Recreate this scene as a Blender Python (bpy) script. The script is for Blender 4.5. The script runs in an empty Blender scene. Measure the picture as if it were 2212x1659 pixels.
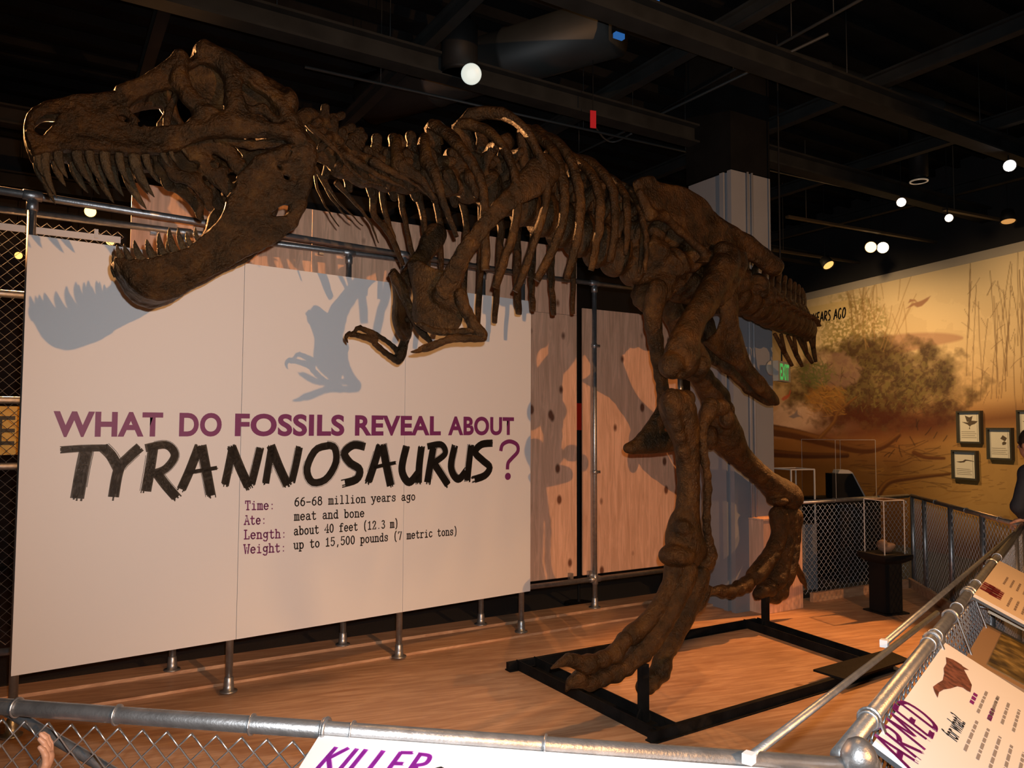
import bpy, math, random
import numpy as np
from mathutils import Vector, Matrix

random.seed(7); RNG = np.random.default_rng(7)
SC = bpy.context.scene; COL = SC.collection
# ------------------------------------------------------------------ camera
FPX, PITCH, ROLL, EYE = 1670.25, .0552, .0041, 1.7246
_c, _s = math.cos(PITCH), math.sin(PITCH)
FW = np.array([0, _c, _s]); UP = np.array([0, -_s, _c]); RT = np.array([1., 0, 0])
XA = math.cos(ROLL)*RT + math.sin(ROLL)*UP
YA = -math.sin(ROLL)*RT + math.cos(ROLL)*UP
CAM = np.array([0, 0, EYE])
cd = bpy.data.cameras.new('camera'); cam = bpy.data.objects.new('camera', cd); COL.objects.link(cam)
cd.sensor_width = 36; cd.sensor_fit = 'HORIZONTAL'; cd.lens = 36*FPX/2212; cd.clip_start = .02; cd.clip_end = 200
m = Matrix.Identity(4)
for i in range(3):
    m[i][0], m[i][1], m[i][2], m[i][3] = XA[i], YA[i], -FW[i], CAM[i]
cam.matrix_world = m; SC.camera = cam
SC.view_settings.view_transform = 'Standard'; SC.view_settings.look = 'None'
SC.view_settings.gamma = 1; SC.view_settings.exposure = 0; SC.view_settings.use_curve_mapping = False
# ------------------------------------------------------------------ world and lights
wd = bpy.data.worlds.new('world'); SC.world = wd; wd.use_nodes = True
wd.node_tree.nodes['Background'].inputs[0].default_value = (.9, .7, .5, 1)
wd.node_tree.nodes['Background'].inputs[1].default_value = .008

def light(name, typ, loc, power, col, target=None, size=.05, angle=60, blend=.3):
    l = bpy.data.lights.new(name, typ); o = bpy.data.objects.new(name, l); COL.objects.link(o)
    l.energy = power; l.color = col; o.location = loc
    if typ in ('POINT', 'SPOT'): l.shadow_soft_size = size
    if typ == 'SPOT': l.spot_size = math.radians(angle); l.spot_blend = blend
    if typ == 'AREA': l.size = size
    if target is not None:
        o.rotation_euler = (Vector(target) - Vector(loc)).to_track_quat('-Z', 'Y').to_euler()
    return o
# the camera's own flash, just above the lens
light('camera_flash', 'SPOT', (.035, .03, EYE+.075), 450, (.92, .96, 1), (.35, 5, EYE+.2), .012, 110, .9)
# warm ceiling spots of the hall
light('key_spot', 'SPOT', (3.7, -1.8, 3.0), 1150, (1, .46, .15), (-.4, 5.0, 1.5), .03, 80, .25)
light('floor_spot', 'SPOT', (5.5, 8.4, 4.5), 1500, (1, .40, .11), (2.25, 6.15, .0), .05, 27, .45)
light('skull_spot', 'SPOT', (-4.7, 5.6, 4.4), 1000, (1, .42, .14), (-1.7, 3.6, 2.75), .05, 26, .4)
light('back_spot', 'SPOT', (-5.0, 8.4, 4.4), 4200, (1, .45, .16), (-1.3, 3.9, 2.6), .05, 42, .4)
light('stage_spot', 'SPOT', (1.0, 2.7, 4.55), 340, (1, .50, .17), (.8, 4.1, .0), .12, 74, .7)
light('mural_spot', 'SPOT', (4.3, 8.3, 4.15), 300, (1, .66, .34), (6.6, 10.0, 1.6), .1, 105, .8)
light('mural_spot', 'SPOT', (3.4, 11.0, 4.15), 330, (1, .66, .34), (5.8, 12.6, 1.6), .1, 105, .8)

# ------------------------------------------------------------------ geometry of the place
Z = np.array([0, 0, 1.])
def nz(v): v = np.asarray(v, float); return v/np.linalg.norm(v)
def heading(a): return np.array([math.sin(a), math.cos(a), 0.])
def ray(x, y): return FPX*FW + (x-1106)*XA + (829.5-y)*YA
def hit(x, y, p0, n):                         # sight line through a measured point of the photo, cut with a real plane
    d = ray(x, y); p0 = np.asarray(p0, float); n = np.asarray(n, float)
    return CAM + d*(((p0-CAM) @ n)/(d @ n))
def atz(x, y, z=0.): return hit(x, y, [0, 0, z], Z)
def atd(x, y, depth): return CAM + ray(x, y)*(depth/FPX)
def topx(P):
    v = np.asarray(P, float) - CAM; d = v @ FW
    return np.stack([1106 + FPX*(v @ XA)/d, 829.5 - FPX*(v @ YA)/d, d], -1)
# skeleton frame: b tailwards, n towards the visitors' side, O on the floor
TH = .9903; AX = heading(TH); AN = np.array([AX[1], -AX[0], 0])
OO = np.array([.0488, 5.4886, 0]) + 1.2085*AX + .66*AN
def BD(x, y, w):
    P = hit(x, y, OO + AN*w, AN) - OO
    return np.array([P @ AX, w, P[2]])
def WD(q): q = np.asarray(q, float); return OO + q[..., 0:1]*AX + q[..., 1:2]*AN + q[..., 2:3]*Z
# title sign, back frame, room axes
SB = heading(.9093); SN = np.array([SB[1], -SB[0], 0]); S0 = np.array([-2.7277, 4.2986, 0])
PB = heading(1.0247); PN = np.array([PB[1], -PB[0], 0]); P0 = np.array([-2.3714, 5.4956, 0])
E1 = PB; E2 = -PN
def onsign(x, y): return hit(x, y, S0, SN)
def onback(x, y, off=0.): return hit(x, y, P0 + PN*off, PN)

# ------------------------------------------------------------------ materials
MATS = {}
def rgb(*c):
    return tuple(((v/255)/12.92 if v/255 <= .04045 else ((v/255+.055)/1.055)**2.4) for v in c) + (1,)
def mat(name, col, rough=.6, metal=0., emit=None, estr=1., bump=0., bscale=40., var=0., vscale=6., alpha=None, coat=0., spec=.5):
    if name in MATS: return MATS[name]
    M = bpy.data.materials.new(name); M.use_nodes = True; nt = M.node_tree; b = nt.nodes['Principled BSDF']
    col = tuple(col) + (1,) if len(col) == 3 else col
    b.inputs['Base Color'].default_value = col; b.inputs['Roughness'].default_value = rough
    b.inputs['Metallic'].default_value = metal; b.inputs['Specular IOR Level'].default_value = spec
    if coat: b.inputs['Coat Weight'].default_value = coat
    if emit: b.inputs['Emission Color'].default_value = tuple(emit)[:3] + (1,); b.inputs['Emission Strength'].default_value = estr
    tc = nt.nodes.new('ShaderNodeTexCoord')
    if var:
        n = nt.nodes.new('ShaderNodeTexNoise'); n.inputs['Scale'].default_value = vscale; n.inputs['Detail'].default_value = 6
        nt.links.new(tc.outputs['Object'], n.inputs['Vector'])
        r = nt.nodes.new('ShaderNodeValToRGB')
        r.color_ramp.elements[0].position = .3; r.color_ramp.elements[1].position = .7
        r.color_ramp.elements[0].color = tuple(v*(1-var) for v in col[:3]) + (1,)
        r.color_ramp.elements[1].color = tuple(min(1, v*(1+var)) for v in col[:3]) + (1,)
        nt.links.new(n.outputs[0], r.inputs[0]); nt.links.new(r.outputs[0], b.inputs['Base Color'])
    if bump:
        n2 = nt.nodes.new('ShaderNodeTexNoise'); n2.inputs['Scale'].default_value = bscale; n2.inputs['Detail'].default_value = 5
        nt.links.new(tc.outputs['Object'], n2.inputs['Vector'])
        bp = nt.nodes.new('ShaderNodeBump'); bp.inputs['Strength'].default_value = bump; bp.inputs['Distance'].default_value = .01
        nt.links.new(n2.outputs[0], bp.inputs['Height']); nt.links.new(bp.outputs[0], b.inputs['Normal'])
    MATS[name] = M; return M
def ramp(nt, src, stops):
    r = nt.nodes.new('ShaderNodeValToRGB'); e = r.color_ramp.elements
    while len(e) < len(stops): e.new(.5)
    for k, (p, c) in enumerate(stops): e[k].position = p; e[k].color = tuple(c)[:3] + (1,)
    nt.links.new(src, r.inputs[0]); return r.outputs[0]
def bone_mat(name, cols, rough=.36):
    M = mat(name, cols[1][1], rough, spec=.42); nt = M.node_tree; b = nt.nodes['Principled BSDF']; b.inputs['Specular Tint'].default_value = (1, .80, .55, 1)
    tc = nt.nodes.new('ShaderNodeTexCoord')
    def noise(sc, det, rg=.6):
        n = nt.nodes.new('ShaderNodeTexNoise'); n.inputs['Scale'].default_value = sc; n.inputs['Detail'].default_value = det
        n.inputs['Roughness'].default_value = rg; nt.links.new(tc.outputs['Object'], n.inputs['Vector']); return n.outputs[0]
    c = ramp(nt, noise(6.5, 10, .74), cols); nt.links.new(c, b.inputs['Base Color'])
    h1 = noise(16, 8, .65); h2 = noise(75, 4, .6)
    ad = nt.nodes.new('ShaderNodeMath'); ad.operation = 'MULTIPLY_ADD'; ad.inputs[1].default_value = .55
    nt.links.new(h2, ad.inputs[0]); nt.links.new(h1, ad.inputs[2])
    bp = nt.nodes.new('ShaderNodeBump'); bp.inputs['Strength'].default_value = 1.; bp.inputs['Distance'].default_value = .02
    nt.links.new(ad.outputs[0], bp.inputs['Height']); nt.links.new(bp.outputs[0], b.inputs['Normal'])
    rr = nt.nodes.new('ShaderNodeMapRange'); rr.inputs['To Min'].default_value = rough-.14; rr.inputs['To Max'].default_value = rough+.2
    nt.links.new(h1, rr.inputs[0]); nt.links.new(rr.outputs[0], b.inputs['Roughness'])
    return M
BONE = bone_mat('fossil_bone', [(.30, (.0030, .0014, .0005)), (.45, (.0145, .0063, .0018)), (.56, (.038, .0153, .0037)), (.72, (.094, .045, .0105))])
TOOTH = bone_mat('fossil_tooth', [(.25, (.012, .009, .006)), (.45, (.030, .021, .012)), (.6, (.06, .038, .018)), (.75, (.12, .08, .04))], .28)

def wood(name, light_c, dark_c, knot_c, rot=0., kr=(.06, .16), axis='z', stretch=11., scale=2.2, rough=.55, knots=1.0, stain=0.):
    M = mat(name, light_c, rough); nt = M.node_tree; b = nt.nodes['Principled BSDF']; L = nt.links
    tc = nt.nodes.new('ShaderNodeTexCoord'); mp = nt.nodes.new('ShaderNodeMapping')
    L.new(tc.outputs['Object'], mp.inputs[0]); mp.inputs['Rotation'].default_value = (0, 0, rot)
    mp2 = nt.nodes.new('ShaderNodeMapping'); L.new(mp.outputs[0], mp2.inputs[0])
    mp2.inputs['Scale'].default_value = (stretch, stretch, 1) if axis == 'z' else (1, stretch, stretch)
    n = nt.nodes.new('ShaderNodeTexNoise'); n.inputs['Scale'].default_value = scale; n.inputs['Detail'].default_value = 7
    n.inputs['Roughness'].default_value = .62; n.inputs['Distortion'].default_value = .8; L.new(mp2.outputs[0], n.inputs['Vector'])
    c1 = ramp(nt, n.outputs[0], [(.32, dark_c), (.5, [(a+d)/2 for a, d in zip(light_c, dark_c)]), (.62, light_c)])
    mpk = nt.nodes.new('ShaderNodeMapping'); L.new(mp.outputs[0], mpk.inputs[0])
    mpk.inputs['Scale'].default_value = (5.5, 5.5, 3.4) if axis == 'z' else (3.4, 5.5, 5.5)
    v = nt.nodes.new('ShaderNodeTexVoronoi'); v.inputs['Scale'].default_value = 1.; L.new(mpk.outputs[0], v.inputs['Vector'])
    k = ramp(nt, v.outputs['Distance'], [(kr[0], (1, 1, 1)), (kr[1], (0, 0, 0))])
    # only some cells carry a knot
    sp = nt.nodes.new('ShaderNodeSeparateColor'); L.new(v.outputs['Color'], sp.inputs[0])
    gt = nt.nodes.new('ShaderNodeMath'); gt.operation = 'LESS_THAN'; gt.inputs[1].default_value = .55*knots; L.new(sp.outputs[0], gt.inputs[0])
    mu = nt.nodes.new('ShaderNodeMath'); mu.operation = 'MULTIPLY'; L.new(k, mu.inputs[0]); L.new(gt.outputs[0], mu.inputs[1])
    mx = nt.nodes.new('ShaderNodeMix'); mx.data_type = 'RGBA'; L.new(mu.outputs[0], mx.inputs[0]); L.new(c1, mx.inputs[6])
    mx.inputs[7].default_value = tuple(knot_c) + (1,); out = mx.outputs[2]
    if stain:
        n3 = nt.nodes.new('ShaderNodeTexNoise'); n3.inputs['Scale'].default_value = .9; n3.inputs['Detail'].default_value = 4; L.new(tc.outputs['Object'], n3.inputs['Vector'])
        st = ramp(nt, n3.outputs[0], [(.42, (1, 1, 1)), (.68, (1-stain,)*3)])
        m2 = nt.nodes.new('ShaderNodeMix'); m2.data_type = 'RGBA'; m2.blend_type = 'MULTIPLY'; m2.inputs[0].default_value = 1
        L.new(out, m2.inputs[6]); L.new(st, m2.inputs[7]); out = m2.outputs[2]
    L.new(out, b.inputs['Base Color']); return M
PLY = wood('plywood_sheet', (.84, .50, .33), (.58, .33, .21), (.20, .085, .04))
PLYK = wood('knotty_plywood', (.84, .50, .33), (.60, .34, .21), (.16, .06, .03), kr=(.11, .19), knots=1.3)
PLYF = wood('plywood_floor', (.66, .40, .235), (.43, .22, .115), (.3, .14, .06), rot=-(math.pi/2-1.0247)+.2, axis='x', stretch=9, scale=2.4, rough=.45, knots=.15, stain=.25)
STEEL = mat('galvanized_steel', (.38, .385, .39), .38, .85, bump=.12, bscale=130, var=.18, vscale=25)
WIRE = mat('galvanized_wire', (.50, .51, .52), .36, .9)
BLACKM = mat('black_steel', (.010, .0095, .009), .6, .0, bump=.2, bscale=60, var=.4, vscale=9, spec=.06)
WHITE = mat('sign_white', (.71, .70, .69), .55)
PURPLE = mat('purple_vinyl', rgb(112, 40, 98), .5)
PURPLE2 = mat('purple_ink', rgb(120, 30, 110), .5)
BLACKV = mat('black_vinyl', (.012, .011, .011), .45)
CARPET = mat('dark_carpet', (.030, .026, .022), .95, bump=.6, bscale=300, var=.3, vscale=60)
DARK = mat('ceiling_black', (.006, .006, .006), .85, var=.4, vscale=3, spec=.1)
GREYC = mat('column_grey', (.23, .24, .26), .6, var=.05, vscale=3)
CHROME = mat('bright_rim', (.75, .75, .75), .2, 1.)
BLACKP = mat('black_paint', (.009, .009, .009), .6, spec=.2)
ACRYL = None
def acrylic():
    global ACRYL
    if ACRYL: return ACRYL
    M = bpy.data.materials.new('clear_acrylic'); M.use_nodes = True; nt = M.node_tree
    for q in list(nt.nodes): nt.nodes.remove(q)
    o = nt.nodes.new('ShaderNodeOutputMaterial'); t = nt.nodes.new('ShaderNodeBsdfTransparent'); g = nt.nodes.new('ShaderNodeBsdfGlossy')
    g.inputs['Roughness'].default_value = .05; f = nt.nodes.new('ShaderNodeFresnel'); f.inputs[0].default_value = 1.12
    mx = nt.nodes.new('ShaderNodeMixShader'); t.inputs[0].default_value = (.95, .95, .95, 1)
    nt.links.new(f.outputs[0], mx.inputs[0]); nt.links.new(t.outputs[0], mx.inputs[1]); nt.links.new(g.outputs[0], mx.inputs[2]); nt.links.new(mx.outputs[0], o.inputs[0])
    ACRYL = M; return M

# ------------------------------------------------------------------ building helpers
def tag(o, label=None, cat=None, group=None, kind=None):
    if label: o['label'] = label
    if cat: o['category'] = cat
    if group: o['group'] = group
    if kind: o['kind'] = kind
    return o
def thing(name, loc, label, cat, group=None):
    o = bpy.data.objects.new(name, None); COL.objects.link(o); o.location = tuple(float(v) for v in loc); o.empty_display_size = .1
    o['_o'] = [float(v) for v in loc]
    return tag(o, label, cat, group)
def origin(o): return np.array(o['_o']) if o is not None and '_o' in o.keys() else np.zeros(3)
def mesh_obj(name, V, Fc, m, parent=None, smooth=True, loc=None):
    V = np.asarray(V, float)
    og = origin(parent) if parent is not None else (np.asarray(loc, float) if loc is not None else V.mean(0))
    me = bpy.data.meshes.new(name)
    if isinstance(Fc, np.ndarray) and len(Fc):
        k = Fc.shape[1]; me.vertices.add(len(V)); me.vertices.foreach_set('co', (V-og).astype(np.float32).ravel())
        me.loops.add(Fc.size); me.loops.foreach_set('vertex_index', Fc.astype(np.int32).ravel())
        me.polygons.add(len(Fc)); me.polygons.foreach_set('loop_start', np.arange(0, Fc.size, k, dtype=np.int32))
        me.update(calc_edges=True)
    else:
        me.from_pydata((V-og).tolist(), [], [list(map(int, f)) for f in Fc])
    me.polygons.foreach_set('use_smooth', np.full(len(me.polygons), smooth, dtype=bool))
    me.materials.append(m); me.validate(); me.update()
    o = bpy.data.objects.new(name, me); COL.objects.link(o); o['_o'] = [float(v) for v in og]
    if parent is not None: o.parent = parent
    else: o.location = tuple(og)
    return o
def perp(d):
    d = nz(d); a = Z if abs(d[2]) < .9 else np.array([1., 0, 0])
    u = nz(np.cross(d, a)); return u, np.cross(d, u)
def crom(P, n):
    P = np.asarray(P, float); k = len(P); out = []
    t = np.linspace(0, k-1, n)
    for q in t:
        i = min(int(q), k-2); f = q-i
        p0, p1, p2, p3 = P[max(i-1, 0)], P[i], P[i+1], P[min(i+2, k-1)]
        out.append(.5*((2*p1) + (-p0+p2)*f + (2*p0-5*p1+4*p2-p3)*f*f + (-p0+3*p1-3*p2+p3)*f**3))
    return np.array(out)
def closed(P, n=4):
    P = np.asarray(P, float); k = len(P); out = []
    for i in range(k):
        p0, p1, p2, p3 = P[i-1], P[i], P[(i+1) % k], P[(i+2) % k]
        for j in range(n):
            f = j/n; out.append(.5*((2*p1) + (-p0+p2)*f + (2*p0-5*p1+4*p2-p3)*f*f + (-p0+3*p1-3*p2+p3)*f**3))
    return np.array(out)
class MB:
    def __init__(s): s.V = []; s.F = []; s.n = 0
    def add(s, V, F):
        s.V.append(np.asarray(V, float)); s.F += [[i+s.n for i in f] for f in F]; s.n += len(V); return s
    def box(s, c, u, v, w):                  # centre and three half-axis vectors
        c, u, v, w = map(np.asarray, (c, u, v, w))
        V = [c+a*u+b_*v+d*w for a in (-1, 1) for b_ in (-1, 1) for d in (-1, 1)]
        return s.add(V, [[0, 1, 3, 2], [4, 6, 7, 5], [0, 4, 5, 1], [2, 3, 7, 6], [0, 2, 6, 4], [1, 5, 7, 3]])
    def beam(s, a, b, u, v, hu, hv):         # box from a to b
        a = np.asarray(a, float); b = np.asarray(b, float); return s.box((a+b)/2, (b-a)/2, np.asarray(u)*hu, np.asarray(v)*hv)
    def tube(s, pts, r, n=12, cap=True, u0=None, flat=1.):
        P = np.asarray(pts, float); k = len(P); R = np.broadcast_to(np.asarray(r, float), (k,))
        T = np.gradient(P, axis=0); T /= np.maximum(np.linalg.norm(T, axis=1), 1e-9)[:, None]
        u = perp(T[0])[0] if u0 is None else nz(np.asarray(u0) - T[0]*(np.asarray(u0) @ T[0]))
        rows = []; an = np.arange(n)*2*math.pi/n
        for i in range(k):
            u = nz(u - T[i]*(u @ T[i])); w = np.cross(T[i], u)
            rows.append(P[i] + R[i]*(np.cos(an)[:, None]*u*flat + np.sin(an)[:, None]*w))
        F = [[i*n+j, i*n+(j+1) % n, (i+1)*n+(j+1) % n, (i+1)*n+j] for i in range(k-1) for j in range(n)]
        if cap: F += [list(range(n))[::-1], list(range((k-1)*n, k*n))]
        return s.add(np.concatenate(rows), F)
    def lathe(s, c, d, prof, n=20):          # prof: (along, radius)
        c = np.asarray(c, float); d = nz(d); u, w = perp(d); an = np.arange(n)*2*math.pi/n
        V = np.concatenate([c + d*a + r*(np.cos(an)[:, None]*u + np.sin(an)[:, None]*w) for a, r in prof]); k = len(prof)
        F = [[i*n+j, i*n+(j+1) % n, (i+1)*n+(j+1) % n, (i+1)*n+j] for i in range(k-1) for j in range(n)]
        F += [list(range(n))[::-1], list(range((k-1)*n, k*n))]
        return s.add(V, F)
    def prism(s, poly, d):                   # planar polygon pushed along d
        P = np.asarray(poly, float); k = len(P); d = np.asarray(d, float)
        return s.add(np.concatenate([P, P+d]), [list(range(k))[::-1], list(range(k, 2*k))] + [[i, (i+1) % k, k+(i+1) % k, k+i] for i in range(k)])
    def ball(s, c, r, n=12, m_=8):
        c = np.asarray(c, float); r = np.broadcast_to(np.asarray(r, float), (3,)); V = []
        for i in range(m_+1):
            a = math.pi*i/m_
            for j in range(n):
                t = 2*math.pi*j/n; V.append(c + r*np.array([math.sin(a)*math.cos(t), math.sin(a)*math.sin(t), math.cos(a)]))
        return s.add(V, [[i*n+j, i*n+(j+1) % n, (i+1)*n+(j+1) % n, (i+1)*n+j][::-1] for i in range(m_) for j in range(n)])
    def torus(s, c, d, R, r, n=20, k=8, a0=0, a1=2*math.pi):
        u, w = perp(d); full = abs(a1-a0-2*math.pi) < 1e-6
        an = np.linspace(a0, a1, n+1)
        pts = [np.asarray(c) + R*(math.cos(a)*u + math.sin(a)*w) for a in an]
        return s.tube(pts, r, k, not full, u0=np.asarray(d))
    def build(s, name, m, parent=None, smooth=False, loc=None):
        return mesh_obj(name, np.concatenate(s.V), s.F, m, parent, smooth, loc)

# ------------------------------------------------------------------ distance-field sculpting for bones and bodies
def nets(F, lo, v):
    S = F < 0; nx, ny, nz_ = F.shape
    cnt = np.zeros((nx-1, ny-1, nz_-1), np.float32); acc = np.zeros((nx-1, ny-1, nz_-1, 3), np.float32)
    def sl(a, o, n): return slice(o, n-1+o) if True else None
    for ax in range(3):
        others = [i for i in range(3) if i != ax]
        for o1 in (0, 1):
            for o2 in (0, 1):
                off = [0, 0, 0]; off[others[0]] = o1; off[others[1]] = o2
                A = F[tuple(slice(off[i], F.shape[i]-1+off[i]) for i in range(3))]
                off2 = list(off); off2[ax] = 1
                Bq = F[tuple(slice(off2[i], F.shape[i]-1+off2[i]) for i in range(3))]
                c = (A < 0) != (Bq < 0)
                t = np.where(c, A/np.where(c, A-Bq, 1), 0)
                cnt += c
                acc[..., ax] += t*c
                if o1: acc[..., others[0]] += c
                if o2: acc[..., others[1]] += c
    act = cnt > 0; idx = np.full(act.shape, -1, np.int64); idx[act] = np.arange(act.sum())
    cell = np.argwhere(act); V = (cell + acc[act]/cnt[act][:, None])*v + np.asarray(lo)
    Q = []
    for ax in range(3):
        o = [i for i in range(3) if i != ax]
        a = [slice(1, -1)]*3; a[ax] = slice(0, F.shape[ax]-1); b2 = list(a); b2[ax] = slice(1, F.shape[ax])
        sa, sb_ = S[tuple(a)], S[tuple(b2)]
        for up in (0, 1):
            e = np.argwhere(sa & ~sb_) if up else np.argwhere(~sa & sb_)
            if not len(e): continue
            base = e.copy(); base[:, o[0]] += 1; base[:, o[1]] += 1
            def g(d0, d1):
                q = base.copy(); q[:, o[0]] -= d0; q[:, o[1]] -= d1; return idx[q[:, 0], q[:, 1], q[:, 2]]
            quad = np.stack([g(1, 1), g(0, 1), g(0, 0), g(1, 0)], 1)
            flip = (up == 0) != (ax == 1)
            Q.append(quad[:, ::-1] if flip else quad)
    return V, np.concatenate(Q) if Q else np.zeros((0, 4), int)
def lump(X, Y, Zz, f, sd=0.):
    return (np.sin(f*X+1.3*np.sin(f*.7*Y+sd))*np.sin(f*.9*Y+1.1*np.sin(f*.8*Zz+2*sd))*np.sin(f*1.1*Zz+1.7*np.sin(f*.6*X+sd)))
class SDF:
    def __init__(s, lo, hi, v):
        s.lo = np.asarray(lo, float); s.v = v; s.n = np.ceil((np.asarray(hi)-s.lo)/v).astype(int)+1
        s.ax = [(s.lo[i] + v*np.arange(s.n[i])).astype(np.float32) for i in range(3)]
        s.F = np.full(s.n, .5, np.float32)
    def win(s, lo, hi):
        a = np.clip(np.floor((np.asarray(lo)-s.lo)/s.v).astype(int), 0, s.n); b = np.clip(np.ceil((np.asarray(hi)-s.lo)/s.v).astype(int)+1, 0, s.n)
        sl = tuple(slice(a[i], b[i]) for i in range(3))
        return sl, s.ax[0][sl[0]][:, None, None], s.ax[1][sl[1]][None, :, None], s.ax[2][sl[2]][None, None, :]
    def blend(s, sl, d, k):
        A = s.F[sl]
        if k <= 0: s.F[sl] = np.minimum(A, d); return
        h = np.clip(.5+.5*(A-d)/k, 0, 1); s.F[sl] = A+(d-A)*h - k*h*(1-h)
    def cut(s, sl, d, k):
        A = s.F[sl]
        if k <= 0: s.F[sl] = np.maximum(A, -d); return
        h = np.clip(.5+.5*(-d-A)/k, 0, 1); s.F[sl] = A+(-d-A)*h + k*h*(1-h)
    def cone(s, a, b, ra, rb, k=.02, u=None, m=1., sub=False):
        a = np.asarray(a, float); b = np.asarray(b, float); M = max(ra, rb)*max(1, 1/m) + 2*k + .03
        sl, X, Y, Zc = s.win(np.minimum(a, b)-M, np.maximum(a, b)+M)
        ab = b-a; L2 = max(ab @ ab, 1e-12)
        qx, qy, qz = X-a[0], Y-a[1], Zc-a[2]
        t = np.clip((qx*ab[0]+qy*ab[1]+qz*ab[2])/L2, 0, 1)
        qx, qy, qz = qx-t*ab[0], qy-t*ab[1], qz-t*ab[2]
        if u is not None:
            c = (qx*u[0]+qy*u[1]+qz*u[2])*(m-1); qx, qy, qz = qx+c*u[0], qy+c*u[1], qz+c*u[2]
        d = np.sqrt(qx*qx+qy*qy+qz*qz) - (ra + t*(rb-ra))
        (s.cut if sub else s.blend)(sl, d, k); return s
    def chain(s, P, R, k=.02, u=None, m=1.):
        R = np.broadcast_to(np.asarray(R, float), (len(P),))
        for i in range(len(P)-1): s.cone(P[i], P[i+1], R[i], R[i+1], k, u, m)
        return s
    def ell(s, c, r, k=.02, B=None, sub=False):
        c = np.asarray(c, float); r = np.broadcast_to(np.asarray(r, float), (3,)); M = r.max()+2*k+.03
        sl, X, Y, Zc = s.win(c-M, c+M); q = [X-c[0], Y-c[1], Zc-c[2]]
        if B is not None: q = [q[0]*B[i][0]+q[1]*B[i][1]+q[2]*B[i][2] for i in range(3)]
        k0 = np.sqrt((q[0]/r[0])**2+(q[1]/r[1])**2+(q[2]/r[2])**2); d = (k0-1)*r.min()*np.where(k0 > 1, 1.6, 1)
        (s.cut if sub else s.blend)(sl, d.astype(np.float32), k); return s
    def rough(s, amp, f, sd=0.):
        X, Y, Zc = s.ax[0][:, None, None], s.ax[1][None, :, None], s.ax[2][None, None, :]
        s.F += (amp*lump(X, Y, Zc, f, sd)).astype(np.float32); return s
    def mesh(s):
        s.F[0], s.F[-1] = .1, .1; s.F[:, 0], s.F[:, -1] = .1, .1; s.F[:, :, 0], s.F[:, :, -1] = .1, .1
        return nets(s.F, s.lo, s.v)
def sculpt(name, prims, m, parent, v=.008, rough=(.004, 24.), sd=0., ke=.025, rough2=None):
    # prims: ('c', P, R, k, u, m) chains / ('e', c, r, B) lumps / ('-', c, r, B) hollows, all in world metres
    lo = np.full(3, 1e9); hi = -lo
    for p in prims:
        if p[0] == 'c':
            P = np.asarray(p[1]); R = np.max(p[2]); lo = np.minimum(lo, P.min(0)-R); hi = np.maximum(hi, P.max(0)+R)
        elif p[0] == 'e':
            R = np.max(p[2]); lo = np.minimum(lo, np.asarray(p[1])-R); hi = np.maximum(hi, np.asarray(p[1])+R)
    s = SDF(lo-.03, hi+.03, v)
    for p in prims:
        if p[0] == 'c': s.chain(p[1], p[2], p[3] if len(p) > 3 else .02, p[4] if len(p) > 4 else None, p[5] if len(p) > 5 else 1.)
        elif p[0] == 'e': s.ell(p[1], p[2], ke, p[3] if len(p) > 3 else None)
        else: s.ell(p[1], p[2], .02, p[3] if len(p) > 3 else None, True)
    if rough: s.rough(rough[0], rough[1], sd)
    if rough2: s.rough(rough2[0], rough2[1], sd+1.1)
    V, Q = s.mesh(); return mesh_obj(name, V, Q, m, parent)
def poly_sd(P, X, Y):                        # signed distance to a closed polygon on a grid
    P = np.asarray(P, float); d = np.full(np.broadcast(X, Y).shape, 1e9); ins = np.zeros(d.shape, bool)
    for i in range(len(P)):
        a, b = P[i-1], P[i]; e = b-a; wx, wy = X-a[0], Y-a[1]
        t = np.clip((wx*e[0]+wy*e[1])/max(e @ e, 1e-12), 0, 1); d = np.minimum(d, (wx-t*e[0])**2+(wy-t*e[1])**2)
        c = ((a[1] > Y) != (b[1] > Y)) & (X < (b[0]-a[0])*(Y-a[1])/((b[1]-a[1]) if abs(b[1]-a[1]) > 1e-9 else 1e-9)+a[0]); ins ^= c
    return np.where(ins, -1, 1)*np.sqrt(d)
def line_d(P, X, Y):
    d = np.full(np.broadcast(X, Y).shape, 1e9)
    for i in range(len(P)-1):
        a, b = np.asarray(P[i]), np.asarray(P[i+1]); e = b-a; wx, wy = X-a[0], Y-a[1]
        t = np.clip((wx*e[0]+wy*e[1])/max(e @ e, 1e-12), 0, 1); d = np.minimum(d, (wx-t*e[0])**2+(wy-t*e[1])**2)
    return np.sqrt(d)
# ================================================================== the skeleton
SK = thing('tyrannosaurus_skeleton', OO, 'dark brown fossil skeleton of a tyrannosaur striding with open jaws', 'dinosaur skeleton')
def bp(x, y, w): return WD(BD(x, y, w))
def bpr(x, y, w, r):
    P = bp(x, y, w); return P, r*topx(P)[2]/FPX
def mir(P): 
    q = np.asarray(P) - OO; w = q @ AN; return np.asarray(P) - 2*w*AN
def path(L, n=None):                         # [(x, y, w, radius in photo pixels)] -> world points and radii
    A = [bpr(*q) for q in L]; P = np.array([a[0] for a in A]); R = np.array([a[1] for a in A])
    if n:
        C = crom(np.c_[P, R], n); return C[:, :3], np.maximum(C[:, 3], .002)
    return P, R
def z1(q): return [(x/2.676, 60+y/2.676) for x, y in q]

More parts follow.
